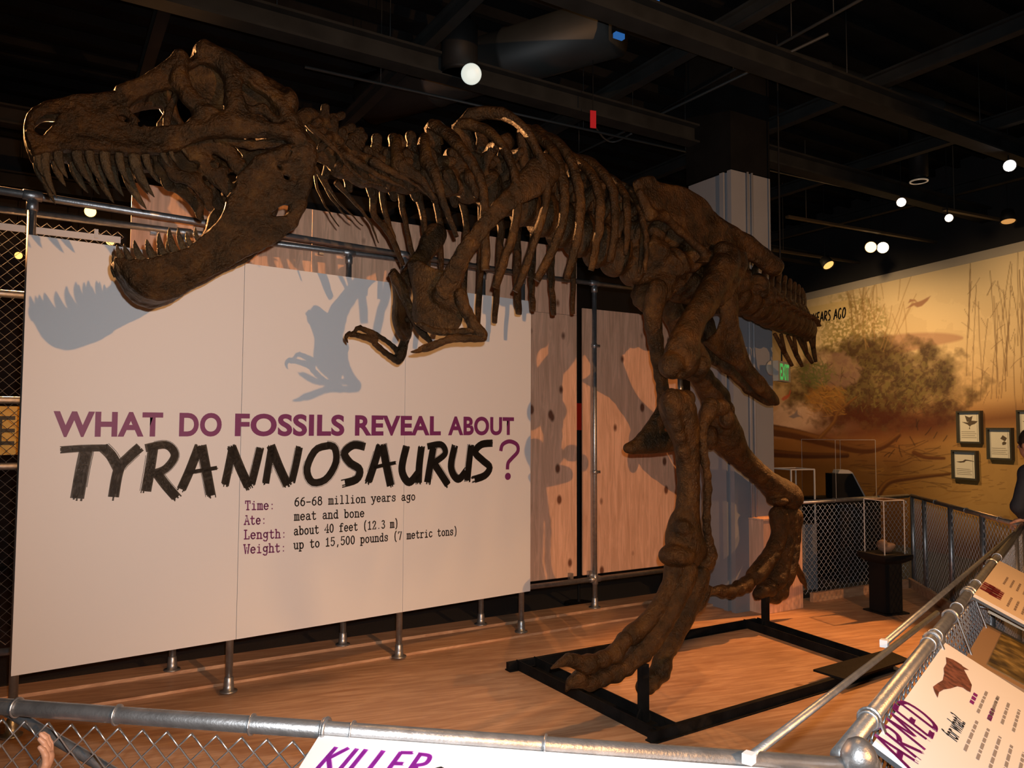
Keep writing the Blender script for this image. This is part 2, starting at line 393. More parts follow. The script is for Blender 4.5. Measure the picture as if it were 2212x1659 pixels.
# ---- skull -------------------------------------------------------
HWX = np.array([48, 80, 140, 220, 300, 380, 450, 520, 600, 700.]); HWV = np.array([.030, .055, .080, .110, .13, .17, .225, .27, .305, .31])
def hwp(x): return np.interp(x, HWX, HWV)
def body2(Lz, f=.9): return np.array([BD(x, y, hwp(x)*f)[[0, 2]] for x, y in z1(Lz)])
HWS = np.array([BD(x, 300, v)[0] for x, v in zip(HWX, HWV)])
SK_TOP = [(145, 590), (155, 520), (195, 462), (265, 420), (340, 398), (440, 385), (560, 365), (680, 350), (760, 335), (830, 308), (875, 258), (925, 222), (985, 188), (1030, 158), (1062, 138), (1092, 158), (1108, 172), (1120, 140), (1150, 110), (1190, 97), (1245, 108), (1300, 120), (1355, 150), (1420, 195), (1500, 255), (1560, 300), (1620, 370)]
SK_BACK = [(1655, 430), (1690, 520), (1712, 600), (1700, 640)]
SK_BOT = [(1600, 640), (1480, 625), (1380, 642), (1290, 640), (1200, 645), (1120, 662), (1060, 700), (980, 722), (880, 738), (760, 738), (640, 726), (500, 722), (350, 722), (250, 732), (195, 742), (172, 690), (152, 640)]
HOLES = [[(193, 575), (212, 530), (258, 500), (345, 488), (318, 535), (275, 590), (258, 622), (220, 615)],
         [(683, 510), (708, 495), (748, 528), (742, 552), (702, 538)],
         [(752, 462), (792, 412), (870, 372), (950, 350), (1008, 348), (1036, 400), (1098, 462), (1104, 520), (1050, 572), (960, 574), (880, 580), (822, 562), (780, 512)],
         [(793, 543), (822, 556), (815, 582), (795, 572)],
         [(1085, 235), (1140, 205), (1210, 200), (1285, 235), (1318, 310), (1308, 420), (1290, 492), (1235, 478), (1170, 418), (1105, 360), (1072, 300)],
         [(1395, 280), (1460, 335), (1560, 405), (1640, 505), (1618, 568), (1540, 572), (1480, 520), (1412, 480), (1392, 400)],
         [(1362, 225), (1400, 232), (1385, 262)]]
def build_skull():
    out = closed(body2(SK_TOP+SK_BACK+SK_BOT), 3); top = body2(SK_TOP); bot = body2(SK_BOT[::-1])
    holes = [closed(body2(h), 4) for h in HOLES]
    s0, s1 = out[:, 0].min(), out[:, 0].max(); zl, zh = out[:, 1].min()-.32, out[:, 1].max()
    S = SDF((s0-.05, -.012, zl), (s1+.1, .42, zh+.06), .0056)
    X, Y, Zc = S.ax[0][:, None, None], S.ax[1][None, :, None], S.ax[2][None, None, :]
    g0, g1 = np.meshgrid(S.ax[0], S.ax[2], indexing='ij')
    dout = poly_sd(out, g0, g1); d = dout.copy()
    for i, h in enumerate(holes):
        dh = poly_sd(h, g0, g1); d = np.maximum(d, -dh)
    zt = np.interp(g0, top[:, 0], top[:, 1]); zb = np.interp(g0, bot[:, 0], bot[:, 1])
    zn = np.clip((g1-zb)/np.maximum(zt-zb, .05), 0, 1)
    hw = np.interp(g0, HWS, HWV)
    tf = np.interp(g0, [HWS[2], HWS[4], HWS[6], HWS[9]], [.60, .62, .72, .66])
    w0 = hw*(1-(1-tf)*zn**1.6)
    # relief: thick tooth-bearing edge, hollow before the eye, swollen bars at the openings
    th = .020 + .016*np.exp(-((g1-zb)/.05)**2)
    rim = np.min([np.abs(poly_sd(h, g0, g1)) for h in holes[2:6]], 0); th = th + .010*np.exp(-(rim/.03)**2)
    rl = (.006*np.sin(21*g0+3*np.sin(13*g1))*np.sin(26*g1+2*np.sin(17*g0)) + .0035*np.sin(60*g0+2*np.sin(40*g1))*np.sin(55*g1))
    w0 = w0 + rl
    r = .016
    a = np.maximum(d[:, None, :]+r, 0); b = np.maximum(np.abs(Y-w0[:, None, :])-th[:, None, :]+r, 0)
    inner = np.minimum(np.maximum(d[:, None, :]+r, np.abs(Y-w0[:, None, :])-th[:, None, :]+r), 0)
    S.F = (np.sqrt(a*a+b*b)+inner-r).astype(np.float32)
    full = (slice(None),)*3
    dt = line_d(top, g0, g1)                       # roof and snout front close the two sides
    roof = np.maximum(np.maximum(dt-np.interp(g0, [HWS[1], HWS[3]], [.018, .036]), dout+.004)[:, None, :], Y-w0[:, None, :])
    S.blend(full, roof.astype(np.float32), .02)
    # holes through the roof strip stay open at the nostril
    fr = line_d(body2([(150, 520), (150, 640), (172, 690), (195, 742)]), g0, g1)
    S.blend(full, np.maximum(np.maximum(fr-.022, dout+.004)[:, None, :], Y-w0[:, None, :]).astype(np.float32), .02)
    pal = body2([(200, 690), (400, 650), (700, 640), (1000, 640)])
    S.blend(full, np.maximum(line_d(pal, g0, g1)[:, None, :]-.017, Y-w0[:, None, :]+.01).astype(np.float32), .02)
    vo = line_d(body2([(780, 600), (800, 450), (900, 330)]), g0, g1)
    def C(zx, zy, w, f=.9): q = BD(zx/2.676, 60+zy/2.676, w); return q
    # braincase and rear skull
    S.ell(C(1260, 330, .02), (.19, .135, .13), .03); S.ell(C(1480, 430, .02), (.20, .15, .13), .03)
    S.ell(C(1600, 520, .03), (.07, .27, .12), .03); S.ell(C(1640, 500, 0), (.06, .05, .05), .02)
    # side bars in relief: lacrimal, postorbital, jugal, squamosal
    for L, R in [([(1045, 175, .155), (1040, 300, .165), (1090, 400, .185), (1180, 490, .21), (1250, 540, .23)], [.030, .036, .034, .03, .03]),
                 ([(1190, 135, .165), (1290, 190, .19), (1345, 300, .215), (1355, 430, .235), (1340, 540, .25)], [.050, .044, .038, .038, .044]),
                 ([(860, 655, .125), (1000, 622, .165), (1130, 596, .20), (1280, 568, .245), (1480, 580, .275), (1680, 612, .305)], [.012, .026, .034, .044, .036, .03]),
                 ([(1350, 200, .20), (1480, 290, .22), (1600, 400, .25), (1680, 540, .29)], [.03, .028, .03, .03]),
                 ([(700, 360, .10), (900, 290, .12), (1040, 180, .15)], [.024, .028, .034]),
                 ([(1400, 480, .24), (1520, 470, .25), (1620, 560, .28)], [.022, .02, .02])]:
        S.chain([C(*q) for q in L], R, .025)
    # pterygoid, palatine and vomer bones hanging in the mouth
    for L, R, m_ in [([(930, 660, .07), (960, 760, .07), (1010, 850, .08), (1120, 880, .10)], [.03, .030, .026, .03], 1.5),
                     ([(1060, 660, .09), (1160, 760, .10), (1260, 850, .11), (1330, 950, .12)], [.036, .045, .050, .03], 1.7),
                     ([(1180, 660, .12), (1300, 700, .13), (1380, 800, .15), (1400, 860, .16)], [.036, .040, .034, .02], 1.6),
                     ([(1120, 880, .10), (1190, 960, .10), (1210, 1040, .10)], [.034, .028, .018], 1.5),
                     ([(1260, 640, .16), (1450, 680, .19), (1640, 660, .24)], [.022, .020, .02], 1.3),
                     ([(960, 570, .10), (975, 480, .10), (1020, 390, .10)], [.016, .014, .016], 1.2)]:
        S.chain([C(*q) for q in L], R, .025, (0, 1, 0), m_)
    for c, r_ in [((1120, 800, .09), .022), ((1240, 790, .12), .024), ((1330, 860, .12), .016)]: S.ell(C(*c), (r_, .08, r_), .012, None, True)
    # quadrate: from the squamosal down to the jaw joint
    S.chain([C(1690, 560, .27), C(1720, 640, .28), C(1765, 700, .285)], [.05, .045, .055], .03)
    S.rough(.0035, 38., .4); S.rough(.002, 95., 1.7)
    V, Q = S.mesh()
    Vm = V.copy(); Vm[:, 1] *= -1; n = len(V)
    V = np.concatenate([V, Vm]); Q = np.concatenate([Q, Q[:, ::-1]+n])
    return mesh_obj('skull', WD(V), Q, BONE, SK)
skull = build_skull()
# ---- lower jaw ---------------------------------------------------
JX = np.array([245, 290, 340, 420, 500, 580, 680.]); JV = np.array([.055, .10, .125, .155, .20, .25, .275])
def jw(x): return np.interp(x, JX, JV)
def body3(Lz, f=1.): return np.array([BD(x, y, jw(x)*f)[[0, 2]] for x, y in z1(Lz)])
JAW = [(672, 1345), (700, 1335), (760, 1338), (850, 1335), (950, 1312), (1080, 1268), (1200, 1172), (1275, 1095), (1300, 1040), (1310, 985), (1350, 930), (1395, 850), (1440, 800), (1500, 748), (1570, 700), (1640, 690), (1700, 668), (1760, 655), (1805, 690), (1822, 740), (1800, 810), (1765, 900), (1742, 1000), (1705, 1130), (1662, 1188), (1600, 1240), (1500, 1290), (1400, 1340), (1300, 1400), (1180, 1460), (1060, 1530), (950, 1572), (860, 1562), (780, 1512), (730, 1452), (692, 1395)]
JHOLES = [[(1545, 1085), (1620, 1037), (1668, 1022), (1664, 1072), (1602, 1096)], [(1640, 850), (1668, 862), (1662, 884), (1640, 872)], [(1598, 795), (1622, 800), (1620, 822)]]
def build_jaw():
    out = closed(body3(JAW), 3); holes = [closed(body3(h), 4) for h in JHOLES]
    lo, hi = out.min(0), out.max(0)
    S = SDF((lo[0]-.04, -.012, lo[1]-.04), (hi[0]+.04, .36, hi[1]+.04), .0056)
    Y = S.ax[1][None, :, None]; g0, g1 = np.meshgrid(S.ax[0], S.ax[2], indexing='ij')
    dout = poly_sd(out, g0, g1); d = dout.copy()
    for h in holes: d = np.maximum(d, -poly_sd(h, g0, g1))
    JS = np.array([BD(x, 520, v)[0] for x, v in zip(JX, JV)])
    w0 = np.interp(g0, JS, JV) - .02*np.clip(-dout/.1, 0, 1) + .006*np.sin(23*g0+2*np.sin(19*g1))*np.sin(25*g1) + .003*np.sin(63*g0)*np.sin(57*g1+2*np.sin(30*g0))
    w0 = w0 + .022*np.clip(-dout/.08, 0, 1)*np.clip((g0-np.interp(460, JX, JS))/.12, 0, 1)
    th = np.interp(g0, [JS[0], JS[3], JS[5]], [.036, .030, .022])
    r = .018
    a = np.maximum(d[:, None, :]+r, 0); q = np.abs(Y-w0[:, None, :])-th[:, None, :]+r; b = np.maximum(q, 0)
    S.F = (np.sqrt(a*a+b*b)+np.minimum(np.maximum(d[:, None, :]+r, q), 0)-r).astype(np.float32)
    ch = line_d(body3([(672, 1350), (695, 1400), (740, 1460), (800, 1520)]), g0, g1)     # chin joins the two sides
    S.blend((slice(None),)*3, np.maximum(np.maximum(ch-.035, dout+.003)[:, None, :], Y-w0[:, None, :]).astype(np.float32), .02)
    bo = line_d(body3([(690, 1390), (730, 1452), (780, 1512), (860, 1562), (950, 1572), (1060, 1530)]), g0, g1)
    S.blend((slice(None),)*3, np.maximum(np.maximum(bo-.05, dout+.003)[:, None, :], Y-w0[:, None, :]).astype(np.float32), .03)
    def C(zx, zy, w): return BD(zx/2.676, 60+zy/2.676, w)
    S.chain([C(1400, 870, .24), C(1500, 780, .26), C(1640, 725, .285), C(1760, 710, .29)], [.022, .026, .032, .05], .03)
    S.chain([C(1790, 760, .29), C(1760, 900, .285), C(1730, 1020, .275), C(1690, 1130, .26)], [.032, .03, .028, .026], .03)
    S.chain([C(1320, 1040, .2), C(1450, 1075, .23), C(1560, 1090, .25)], [.010, .012, .01], .015)
    S.ell(C(1445, 958, .29), (.016, .05, .016), .01, None, True); S.ell(C(1405, 1000, .27), (.018, .04, .014), .01, None, True)
    for L in ([(1300, 1038, .23), (1400, 1072, .24), (1540, 1088, .26)], [(1310, 1075, .215), (1240, 1180, .20), (1120, 1300, .165)], [(1690, 700, .30), (1640, 780, .30), (1600, 860, .295), (1640, 960, .29), (1680, 1020, .285)]):
        A = [C(*q) for q in L]
        for i in range(len(A)-1): S.cone(A[i]+[0, .012, 0], A[i+1]+[0, .012, 0], .008, .008, .006, None, 1., True)
    S.rough(.0032, 36., .9); S.rough(.0018, 90., .2)
    V, Q = S.mesh(); Vm = V.copy(); Vm[:, 1] *= -1; n = len(V)
    return mesh_obj('lower_jaw', WD(np.concatenate([V, Vm])), np.concatenate([Q, Q[:, ::-1]+n]), BONE, SK)
jaw = build_jaw()
def tooth(owner, root, tip, wpx, w, up):
    (rx, ry), (tx, ty) = z1([root])[0], z1([tip])[0]
    for sg in (1, -1):
        A = BD(rx, ry, w); T = BD(tx, ty, w*.97); A[2] += .02*(1 if not up else -1)
        L = np.linalg.norm(T-A); bow = np.array([-1, 0, .0])*L*(.10 if not up else .08)
        P = crom([A, A*.66+T*.34+bow*.9, A*.3+T*.7+bow*.8, T], 9); P[:, 1] *= sg
        R = wpx/2.676*topx(WD(A))[2]/FPX*.5*np.array([1, 1.02, 1., .94, .85, .72, .54, .32, .06])
        mb = MB(); mb.tube(WD(P), R, 10, u0=AX, flat=1.0); mb.build('tooth', TOOTH, owner, True)
def _ow(o): o['_o'] = [float(v) for v in OO]
for r_, t_, w_ in [((222, 735), (268, 880), 44), ((268, 728), (330, 985), 48), ((335, 725), (392, 870), 52), ((440, 722), (528, 900), 58), ((515, 722), (600, 905), 50), ((605, 725), (690, 950), 58), ((690, 730), (752, 905), 50), ((770, 735), (893, 980), 66), ((840, 735), (908, 885), 46), ((935, 728), (990, 808), 38), ((985, 720), (1018, 782), 30), ((1045, 700), (1088, 740), 26)]:
    tooth(skull, r_, t_, w_, hwp(r_[0]/2.676)*.95, False)
for r_, t_, w_ in [((695, 1385), (667, 1318), 30), ((738, 1365), (676, 1252), 42), ((785, 1355), (716, 1248), 40), ((840, 1345), (776, 1226), 46), ((905, 1328), (848, 1222), 50), ((962, 1312), (918, 1182), 44), ((1025, 1290), (978, 1155), 46), ((1072, 1268), (1030, 1155), 38), ((1110, 1245), (1078, 1180), 32), ((1150, 1215), (1130, 1150), 28)]:
    tooth(jaw, r_, t_, w_, jw(r_[0]/2.676), True)

# ---- backbone ----------------------------------------------------
SPX = [(668, 262), (700, 318), (744, 360), (800, 380), (860, 388), (925, 388), (990, 395), (1050, 408), (1112, 432), (1175, 466), (1235, 498), (1290, 528), (1345, 556), (1400, 578), (1460, 595), (1520, 612)]
SPINE = crom([BD(x, y, 0) for x, y in SPX], 400)
sl_ = np.r_[0, np.cumsum(np.linalg.norm(np.diff(SPINE, axis=0), axis=1))]
def on_spine(t):
    q = np.array([np.interp(t, sl_, SPINE[:, i]) for i in range(3)]); q2 = np.array([np.interp(t+.03, sl_, SPINE[:, i]) for i in range(3)]); q1 = np.array([np.interp(t-.03, sl_, SPINE[:, i]) for i in range(3)])
    return q, nz(q2-q1)
def vert_mesh(name, kind, sd):
    y = np.array([0, 1., 0])
    if kind == 'neck':
        P = [('c', [(-.062, 0, 0), (0, 0, 0), (.062, 0, 0)], [.082, .058, .080], .03), ('e', (0, 0, .085), (.06, .07, .045)),
             ('c', [(0, 0, .09), (.012, 0, .17), (.016, 0, .235)], [.040, .030, .028], .02, (1., 0, 0), 1.), ('e', (.016, 0, .235), (.030, .034, .026))]
        for s in (1, -1):
            P += [('c', [(-.01, .05*s, .09), (-.075, .075*s, .125)], [.034, .028], .02), ('c', [(.01, .05*s, .09), (.075, .080*s, .085)], [.034, .026], .02),
                  ('c', [(0, .05*s, .06), (.02, .115*s, .0), (.05, .13*s, -.07)], [.036, .034, .026], .02), ('-', (0, .075*s, .01), (.03, .03, .02))]
    elif kind == 'back':
        P = [('c', [(-.068, 0, 0), (0, 0, .004), (.068, 0, 0)], [.108, .074, .106], .03), ('e', (0, 0, .11), (.055, .075, .05)),
             ('c', [(0, 0, .12), (.01, 0, .20), (.015, 0, .285)], [.050, .046, .044], .02, y, 1.8), ('e', (.016, 0, .285), (.055, .030, .028))]
        for s in (1, -1):
            P += [('c', [(0, .05*s, .12), (.0, .13*s, .165), (.01, .2*s, .175)], [.040, .032, .026], .02), ('c', [(-.01, .04*s, .12), (-.08, .05*s, .15)], [.03, .022], .02),
                  ('c', [(.01, .04*s, .12), (.08, .045*s, .13)], [.03, .022], .02), ('c', [(0, .05*s, .05), (0, .09*s, .11), (0, .13*s, .15)], [.028, .02, .018], .02), ('-', (0, .09*s, .03), (.035, .035, .03))]
    else:
        P = [('c', [(-.066, 0, 0), (0, 0, 0), (.066, 0, 0)], [.112, .085, .110], .03), ('e', (0, 0, .11), (.05, .055, .045)),
             ('c', [(.01, 0, .12), (.05, 0, .22), (.10, 0, .34)], [.036, .030, .024], .02, y, 1.5)]
        for s in (1, -1):
            P += [('c', [(0, .06*s, .05), (.03, .11*s, .06), (.06, .135*s, .05)], [.036, .028, .018], .02, (0, 0, 1.), 1.5), ('c', [(0, .03*s, .13), (-.09, .035*s, .17)], [.024, .016], .02), ('c', [(0, .03*s, .13), (.08, .03*s, .15)], [.02, .014], .02)]
    o = sculpt(name, P, BONE, None, .0075, (.006, 30.), sd); me = o.data
    # centre the mesh on its own middle
    og = np.array(o['_o']); co = np.empty(len(me.vertices)*3, np.float32); me.vertices.foreach_get('co', co); me.vertices.foreach_set('co', (co.reshape(-1, 3)+og.astype(np.float32)).ravel()); me.update()
    bpy.data.objects.remove(o); return me
VM = {k: [vert_mesh(k, k, s) for s in (0., 2.3)] for k in ('neck', 'back', 'tail')}
def place(me, name, q, t, sc, lat=None, parent=SK):
    x = nz(t); y = AN if lat is None else nz(lat); zz = nz(np.cross(y, x))*-1
    if zz[2] < 0: zz = -zz
    y = np.cross(zz, x)
    o = bpy.data.objects.new(name, me); COL.objects.link(o); o.parent = parent; sc = np.broadcast_to(np.asarray(sc, float), (3,))
    M_ = Matrix.Identity(4); loc = np.asarray(q) - origin(parent)
    for i in range(3): M_[i][0], M_[i][1], M_[i][2], M_[i][3] = x[i]*sc[0], y[i]*sc[1], zz[i]*sc[2], loc[i]
    o.matrix_local = M_; return o
def dirw(t): return t[0]*AX + t[1]*AN + t[2]*Z
total = sl_[-1]; tpos = .02; i = 0
while tpos < total-.22:
    q, t = on_spine(tpos); f = tpos/total
    k = 'neck' if f < .36 else 'back'
    sc = np.interp(f, [0, .1, .36, .37, .6, 1.], [.62, .82, .98, .88, 1.05, 1.15])
    if k == 'neck' and f < .1: szz = 1.25
    else: szz = np.interp(f, [.1, .36], [1.05, 1.25]) if k == 'neck' else np.interp(f, [.36, .5, 1], [1.25, 1.4, 1.4])
    ob = place(VM[k][i % 2], 'neck_vertebra' if k == 'neck' else 'back_vertebra', WD(q), dirw(t), (sc, sc, sc*szz))
    tpos += .150*sc; i += 1
# tail: droops and swings away from the visitors
TL = crom([BD(1520, 612, 0), BD(1580, 634, -.04), BD(1625, 655, -.10), BD(1668, 678, -.2), BD(1704, 694, -.34), BD(1730, 704, -.5), BD(1738, 712, -.66), BD(1740, 718, -.80)], 300)
tl = np.r_[0, np.cumsum(np.linalg.norm(np.diff(TL, axis=0), axis=1))]
tpos = .12; i = 0; tails = []
while tpos < tl[-1]-.05:
    q = np.array([np.interp(tpos, tl, TL[:, j]) for j in range(3)]); q2 = np.array([np.interp(tpos+.05, tl, TL[:, j]) for j in range(3)])
    t = nz(q2-q); sc = np.interp(tpos/tl[-1], [0, 1], [1.22, .95]); td = dirw(t)
    place(VM['tail'][i % 2], 'tail_vertebra', WD(q), td, (sc, sc, sc), np.cross(Z, td)); tails.append((q, t, sc)); tpos += .142*sc; i += 1
def bone(name, L, k=.02, flat=None, m=1., v=.007, extra=(), rough=(.004, 28.), sd=0., n=9, parent=SK, mirror=False):
    P, R = path(L, n); pr = [('c', P, R, k, flat, m)] + list(extra)
    if mirror:
        pr = [(p[0], np.array([mir(q) for q in p[1]]) if p[0] == 'c' else mir(p[1])) + tuple(p[2:]) for p in pr]
        if flat is not None: pr = [(p[0], p[1], p[2], p[3], np.asarray(flat)-2*(np.asarray(flat) @ AN)*AN, m) if p[0] == 'c' and len(p) > 4 and p[4] is not None else p for p in pr]
    return sculpt(name, pr, BONE, parent, v, rough, sd)
def rodbone(name, L, n=16, flat=1., parent=SK, sides=9, u0=None):
    P, R = path(L, n); P = P + .0025*RNG.normal(size=P.shape); mb = MB(); mb.tube(P, R*(1+.06*np.sin(np.arange(n)*1.7)), sides, u0=AX if u0 is None else u0, flat=flat); return mb.build(name, BONE, parent, True)
# chevrons under the tail
for (x0, y0, xm, ym, x1, y1), q in zip([(1680, 735, 1695, 762, 1711, 790), (1708, 738, 1720, 766, 1733, 791), (1730, 742, 1742, 764, 1755, 784), (1752, 730, 1757, 752, 1762, 782)], [-.22, -.34, -.5, -.62]):
    P, R = path([(xm, ym, q, 5.5), ((xm+x1)/2, (ym+y1)/2, q, 5), (x1, y1, q, 4)])
    mb = MB(); mb.tube(crom(P, 6), crom(R[:, None], 6)[:, 0], 8)
    for s in (-7, 7):
        P2, R2 = path([(x0+s, y0-14, q, 4), (xm, ym, q, 5)]); mb.tube(P2, R2, 8)
    mb.build('chevron', BONE, SK, True)

# ---- ribs --------------------------------------------------------
NEAR = [[(857, 300, .10, 9), (858, 337, .15, 12), (867, 362, .17, 15), (907, 386, .2, 8), (940, 431, .22, 3)],
        [(914, 297, .10, 9), (922, 344, .17, 12), (943, 388, .24, 9), (961, 445, .26, 6), (987, 512, .24, 4)],
        [(932, 272, .10, 13), (968, 290, .2, 13), (1008, 333, .33, 10), (1033, 373, .38, 9), (1043, 409, .40, 8), (1047, 450, .40, 8), (1049, 520, .38, 8), (1048, 583, .35, 8)],
        [(990, 272, .10, 12), (1040, 276, .22, 12), (1077, 305, .33, 10), (1102, 345, .40, 9), (1115, 390, .43, 9), (1119, 440, .43, 9), (1108, 505, .41, 9), (1088, 565, .38, 9), (1070, 622, .34, 8)],
        [(1005, 261, .10, 12), (1048, 243, .18, 12), (1095, 250, .28, 11), (1135, 280, .37, 10), (1160, 325, .42, 10), (1180, 380, .44, 10), (1178, 438, .44, 9), (1164, 492, .43, 9), (1138, 572, .38, 9), (1113, 630, .34, 8)],
        [(1130, 282, .10, 11), (1167, 297, .22, 11), (1196, 326, .34, 10), (1214, 373, .42, 9), (1220, 427, .45, 9), (1214, 482, .44, 8), (1193, 543, .40, 8), (1160, 604, .36, 7)],
        [(1150, 284, .08, 11), (1180, 296, .2, 11), (1218, 318, .33, 10), (1243, 376, .42, 9), (1254, 437, .45, 9), (1250, 500, .44, 8), (1240, 550, .41, 8), (1223, 603, .37, 6)],
        [(1205, 330, .08, 11), (1247, 347, .22, 11), (1280, 382, .36, 10), (1296, 425, .43, 9), (1296, 470, .44, 9), (1289, 521, .42, 8), (1276, 584, .38, 6)],
        [(1235, 350, .08, 10), (1272, 350, .2, 11), (1308, 382, .34, 10), (1326, 423, .40, 9), (1328, 485, .41, 8), (1325, 528, .40, 8), (1317, 566, .38, 7)],
        [(1285, 385, .08, 10), (1319, 384, .18, 9), (1345, 412, .30, 8), (1354, 448, .36, 8), (1355, 503, .38, 7), (1352, 550, .36, 4)],
        [(1325, 410, .08, 9), (1355, 405, .16, 8), (1377, 438, .26, 7), (1390, 485, .32, 7), (1397, 530, .34, 6), (1392, 590, .33, 4)],
        [(1340, 425, .08, 9), (1362, 425, .14, 8), (1384, 460, .22, 7), (1389, 512, .28, 6), (1382, 588, .28, 4)]]
def rib(L, n, fl):
    P, R = path(L); q = BD(*L[0][:3]); k = int(np.argmin(np.abs(SPINE[:, 0]-(q[0]+.05)))); hz = SPINE[k, 2]+.17
    P = np.r_[[WD(np.array([q[0]+.05, .075*np.sign(L[0][2]), hz]))], P]; R = np.r_[R[0], R]
    A = np.c_[P, R]; C = crom(A, n); P = C[:, :3]+.0022*RNG.normal(size=(n, 3)); mb = MB(); mb.tube(P, np.maximum(C[:, 3], .003)*(1+.06*np.sin(np.arange(n)*1.7)), 10, u0=AX, flat=fl)
    return mb.build('rib', BONE, SK, True)
for L in NEAR: rib(L, 30, 1.35)
FAR = [[(826, 330, -.08, 8), (815, 380, -.16, 9), (806, 456, -.22, 6), (835, 496, -.22, 6), (871, 572, -.2, 4)],
       [(850, 330, -.08, 8), (826, 413, -.2, 8), (836, 470, -.24, 6), (852, 520, -.24, 5), (870, 570, -.22, 4)],
       [(890, 330, -.08, 9), (868, 380, -.25, 9), (865, 415, -.34, 8), (874, 474, -.36, 6), (896, 566, -.34, 5)],
       [(925, 330, -.08, 9), (908, 375, -.27, 9), (904, 418, -.36, 8), (916, 481, -.38, 6), (925, 575, -.35, 5)],
       [(970, 330, -.08, 9), (950, 380, -.29, 9), (945, 435, -.38, 8), (952, 500, -.40, 6), (953, 585, -.36, 5)],
       [(1025, 335, -.08, 9), (1000, 385, -.30, 9), (996, 429, -.40, 8), (1006, 467, -.42, 7), (1005, 554, -.40, 6), (1003, 632, -.36, 5)],
       [(1068, 345, -.08, 9), (1046, 395, -.30, 9), (1041, 453, -.40, 8), (1041, 518, -.43, 7), (1036, 610, -.41, 6), (1033, 698, -.36, 5)],
       [(1105, 355, -.08, 9), (1084, 405, -.30, 9), (1079, 460, -.40, 8), (1082, 500, -.43, 7), (1077, 590, -.42, 6), (1068, 698, -.36, 5)],
       [(1145, 375, -.08, 9), (1124, 425, -.30, 9), (1118, 482, -.40, 8), (1117, 590, -.42, 7), (1120, 678, -.36, 6)],
       [(1180, 400, -.08, 9), (1160, 450, -.30, 8), (1153, 510, -.40, 7), (1149, 608, -.41, 6), (1151, 671, -.36, 5)],
       [(1222, 425, -.08, 9), (1200, 475, -.28, 8), (1191, 536, -.38, 7), (1191, 608, -.39, 6), (1196, 680, -.34, 5)],
       [(1270, 450, -.08, 8), (1248, 500, -.26, 7), (1240, 554, -.35, 6), (1238, 677, -.33, 4)]]
for L in FAR: rib(L, 26, 1.3)
for L in [[(661, 268, .10, 6), (715, 312, .13, 4), (752, 359, .15, 3.2), (791, 391, .16, 2.6), (829, 402, .16, 1.5)], [(668, 275, .11, 5), (733, 330, .14, 4), (762, 373, .15, 3), (809, 398, .15, 1.5)],
          [(735, 330, .11, 9), (773, 351, .14, 8), (813, 377, .15, 6), (860, 398, .16, 3.4), (887, 416, .16, 1.5)], [(800, 345, .11, 12), (835, 366, .15, 9), (878, 387, .17, 4), (907, 406, .17, 3), (940, 434, .17, 1.5)],
          [(672, 345, -.06, 5), (694, 427, -.1, 2.6), (730, 490, -.1, 1.2)], [(679, 355, -.08, 5), (719, 434, -.1, 2.8), (760, 480, -.1, 1.2)], [(697, 380, -.08, 5), (733, 438, -.12, 2.6), (784, 488, -.12, 1.2)], [(728, 395, -.1, 7), (773, 445, -.14, 4), (799, 481, -.14, 3), (818, 524, -.14, 1.4)]]:
    rodbone('neck_rib', L, 14)

# ---- shoulder girdles and arms -----------------------------------
def z3(x, y): return 700+x/3.95, 480+y/3.95
# near blade: flat, widening towards its tail end
L = [(1180, 362, .42, 36), (1150, 392, .43, 33), (1110, 424, .43, 22), (1068, 462, .42, 18), (1030, 508, .40, 18), (1000, 552, .37, 19), (980, 595, .33, 22), (965, 625, .30, 26)]
bone('shoulder_blade', L, .02, AN*.96+Z*.28, 2.3, .0065, sd=.3, n=14)
bone('shoulder_blade', [(944, 503, -.36, 23), (934, 520, -.36, 24), (918, 545, -.34, 18), (902, 568, -.30, 17), (886, 592, -.26, 18), (878, 610, -.22, 18)], .02, AN*.96+Z*.28, 1.9, .0065, sd=1.3, n=12)
def plate(name, poly, w, th, mirror=False, sd=0., wfun=None):
    Q = closed([BD(x, y, w if wfun is None else wfun(x, y))[[0, 2]] for x, y in poly], 3); lo, hi = Q.min(0), Q.max(0)
    ws = [w] if wfun is None else [wfun(x, y) for x, y in poly]
    S = SDF((lo[0]-.03, min(ws)-.12, lo[1]-.03), (hi[0]+.03, max(ws)+.12, hi[1]+.03), .007)
    g0, g1 = np.meshgrid(S.ax[0], S.ax[2], indexing='ij'); d = poly_sd(Q, g0, g1); Y = S.ax[1][None, :, None]
    if wfun is None: wc = np.full(g0.shape, w)
    else:
        A = np.array([np.r_[BD(x, y, wfun(x, y))[[0, 2]], 1] for x, y in poly]); c = np.linalg.lstsq(A, np.array(ws), rcond=None)[0]; wc = c[0]*g0+c[1]*g1+c[2]
    wc = wc + .010*np.sin(17*g0+2*np.sin(11*g1))*np.sin(15*g1+1.)
    q = np.abs(Y-wc[:, None, :])-th+.02; a = np.maximum(d[:, None, :]+.02, 0); b = np.maximum(q, 0)
    S.F = (np.sqrt(a*a+b*b)+np.minimum(np.maximum(d[:, None, :]+.02, q), 0)-.02).astype(np.float32)
    return S
def finish(S, name, mirror=False, sd=0., mat_=None):
    S.rough(.004, 27., sd); V, Q = S.mesh()
    if mirror: V = V*np.array([1, -1, 1]); Q = Q[:, ::-1]
    return mesh_obj(name, WD(V), Q, mat_ or BONE, SK)
COR = [z3(*q) for q in [(720, 345), (800, 335), (900, 395), (1000, 425), (1110, 430), (1130, 560), (1110, 650), (1165, 740), (1160, 850), (1125, 915), (1010, 950), (890, 915), (800, 860), (755, 780), (770, 650), (760, 560), (730, 440)]]
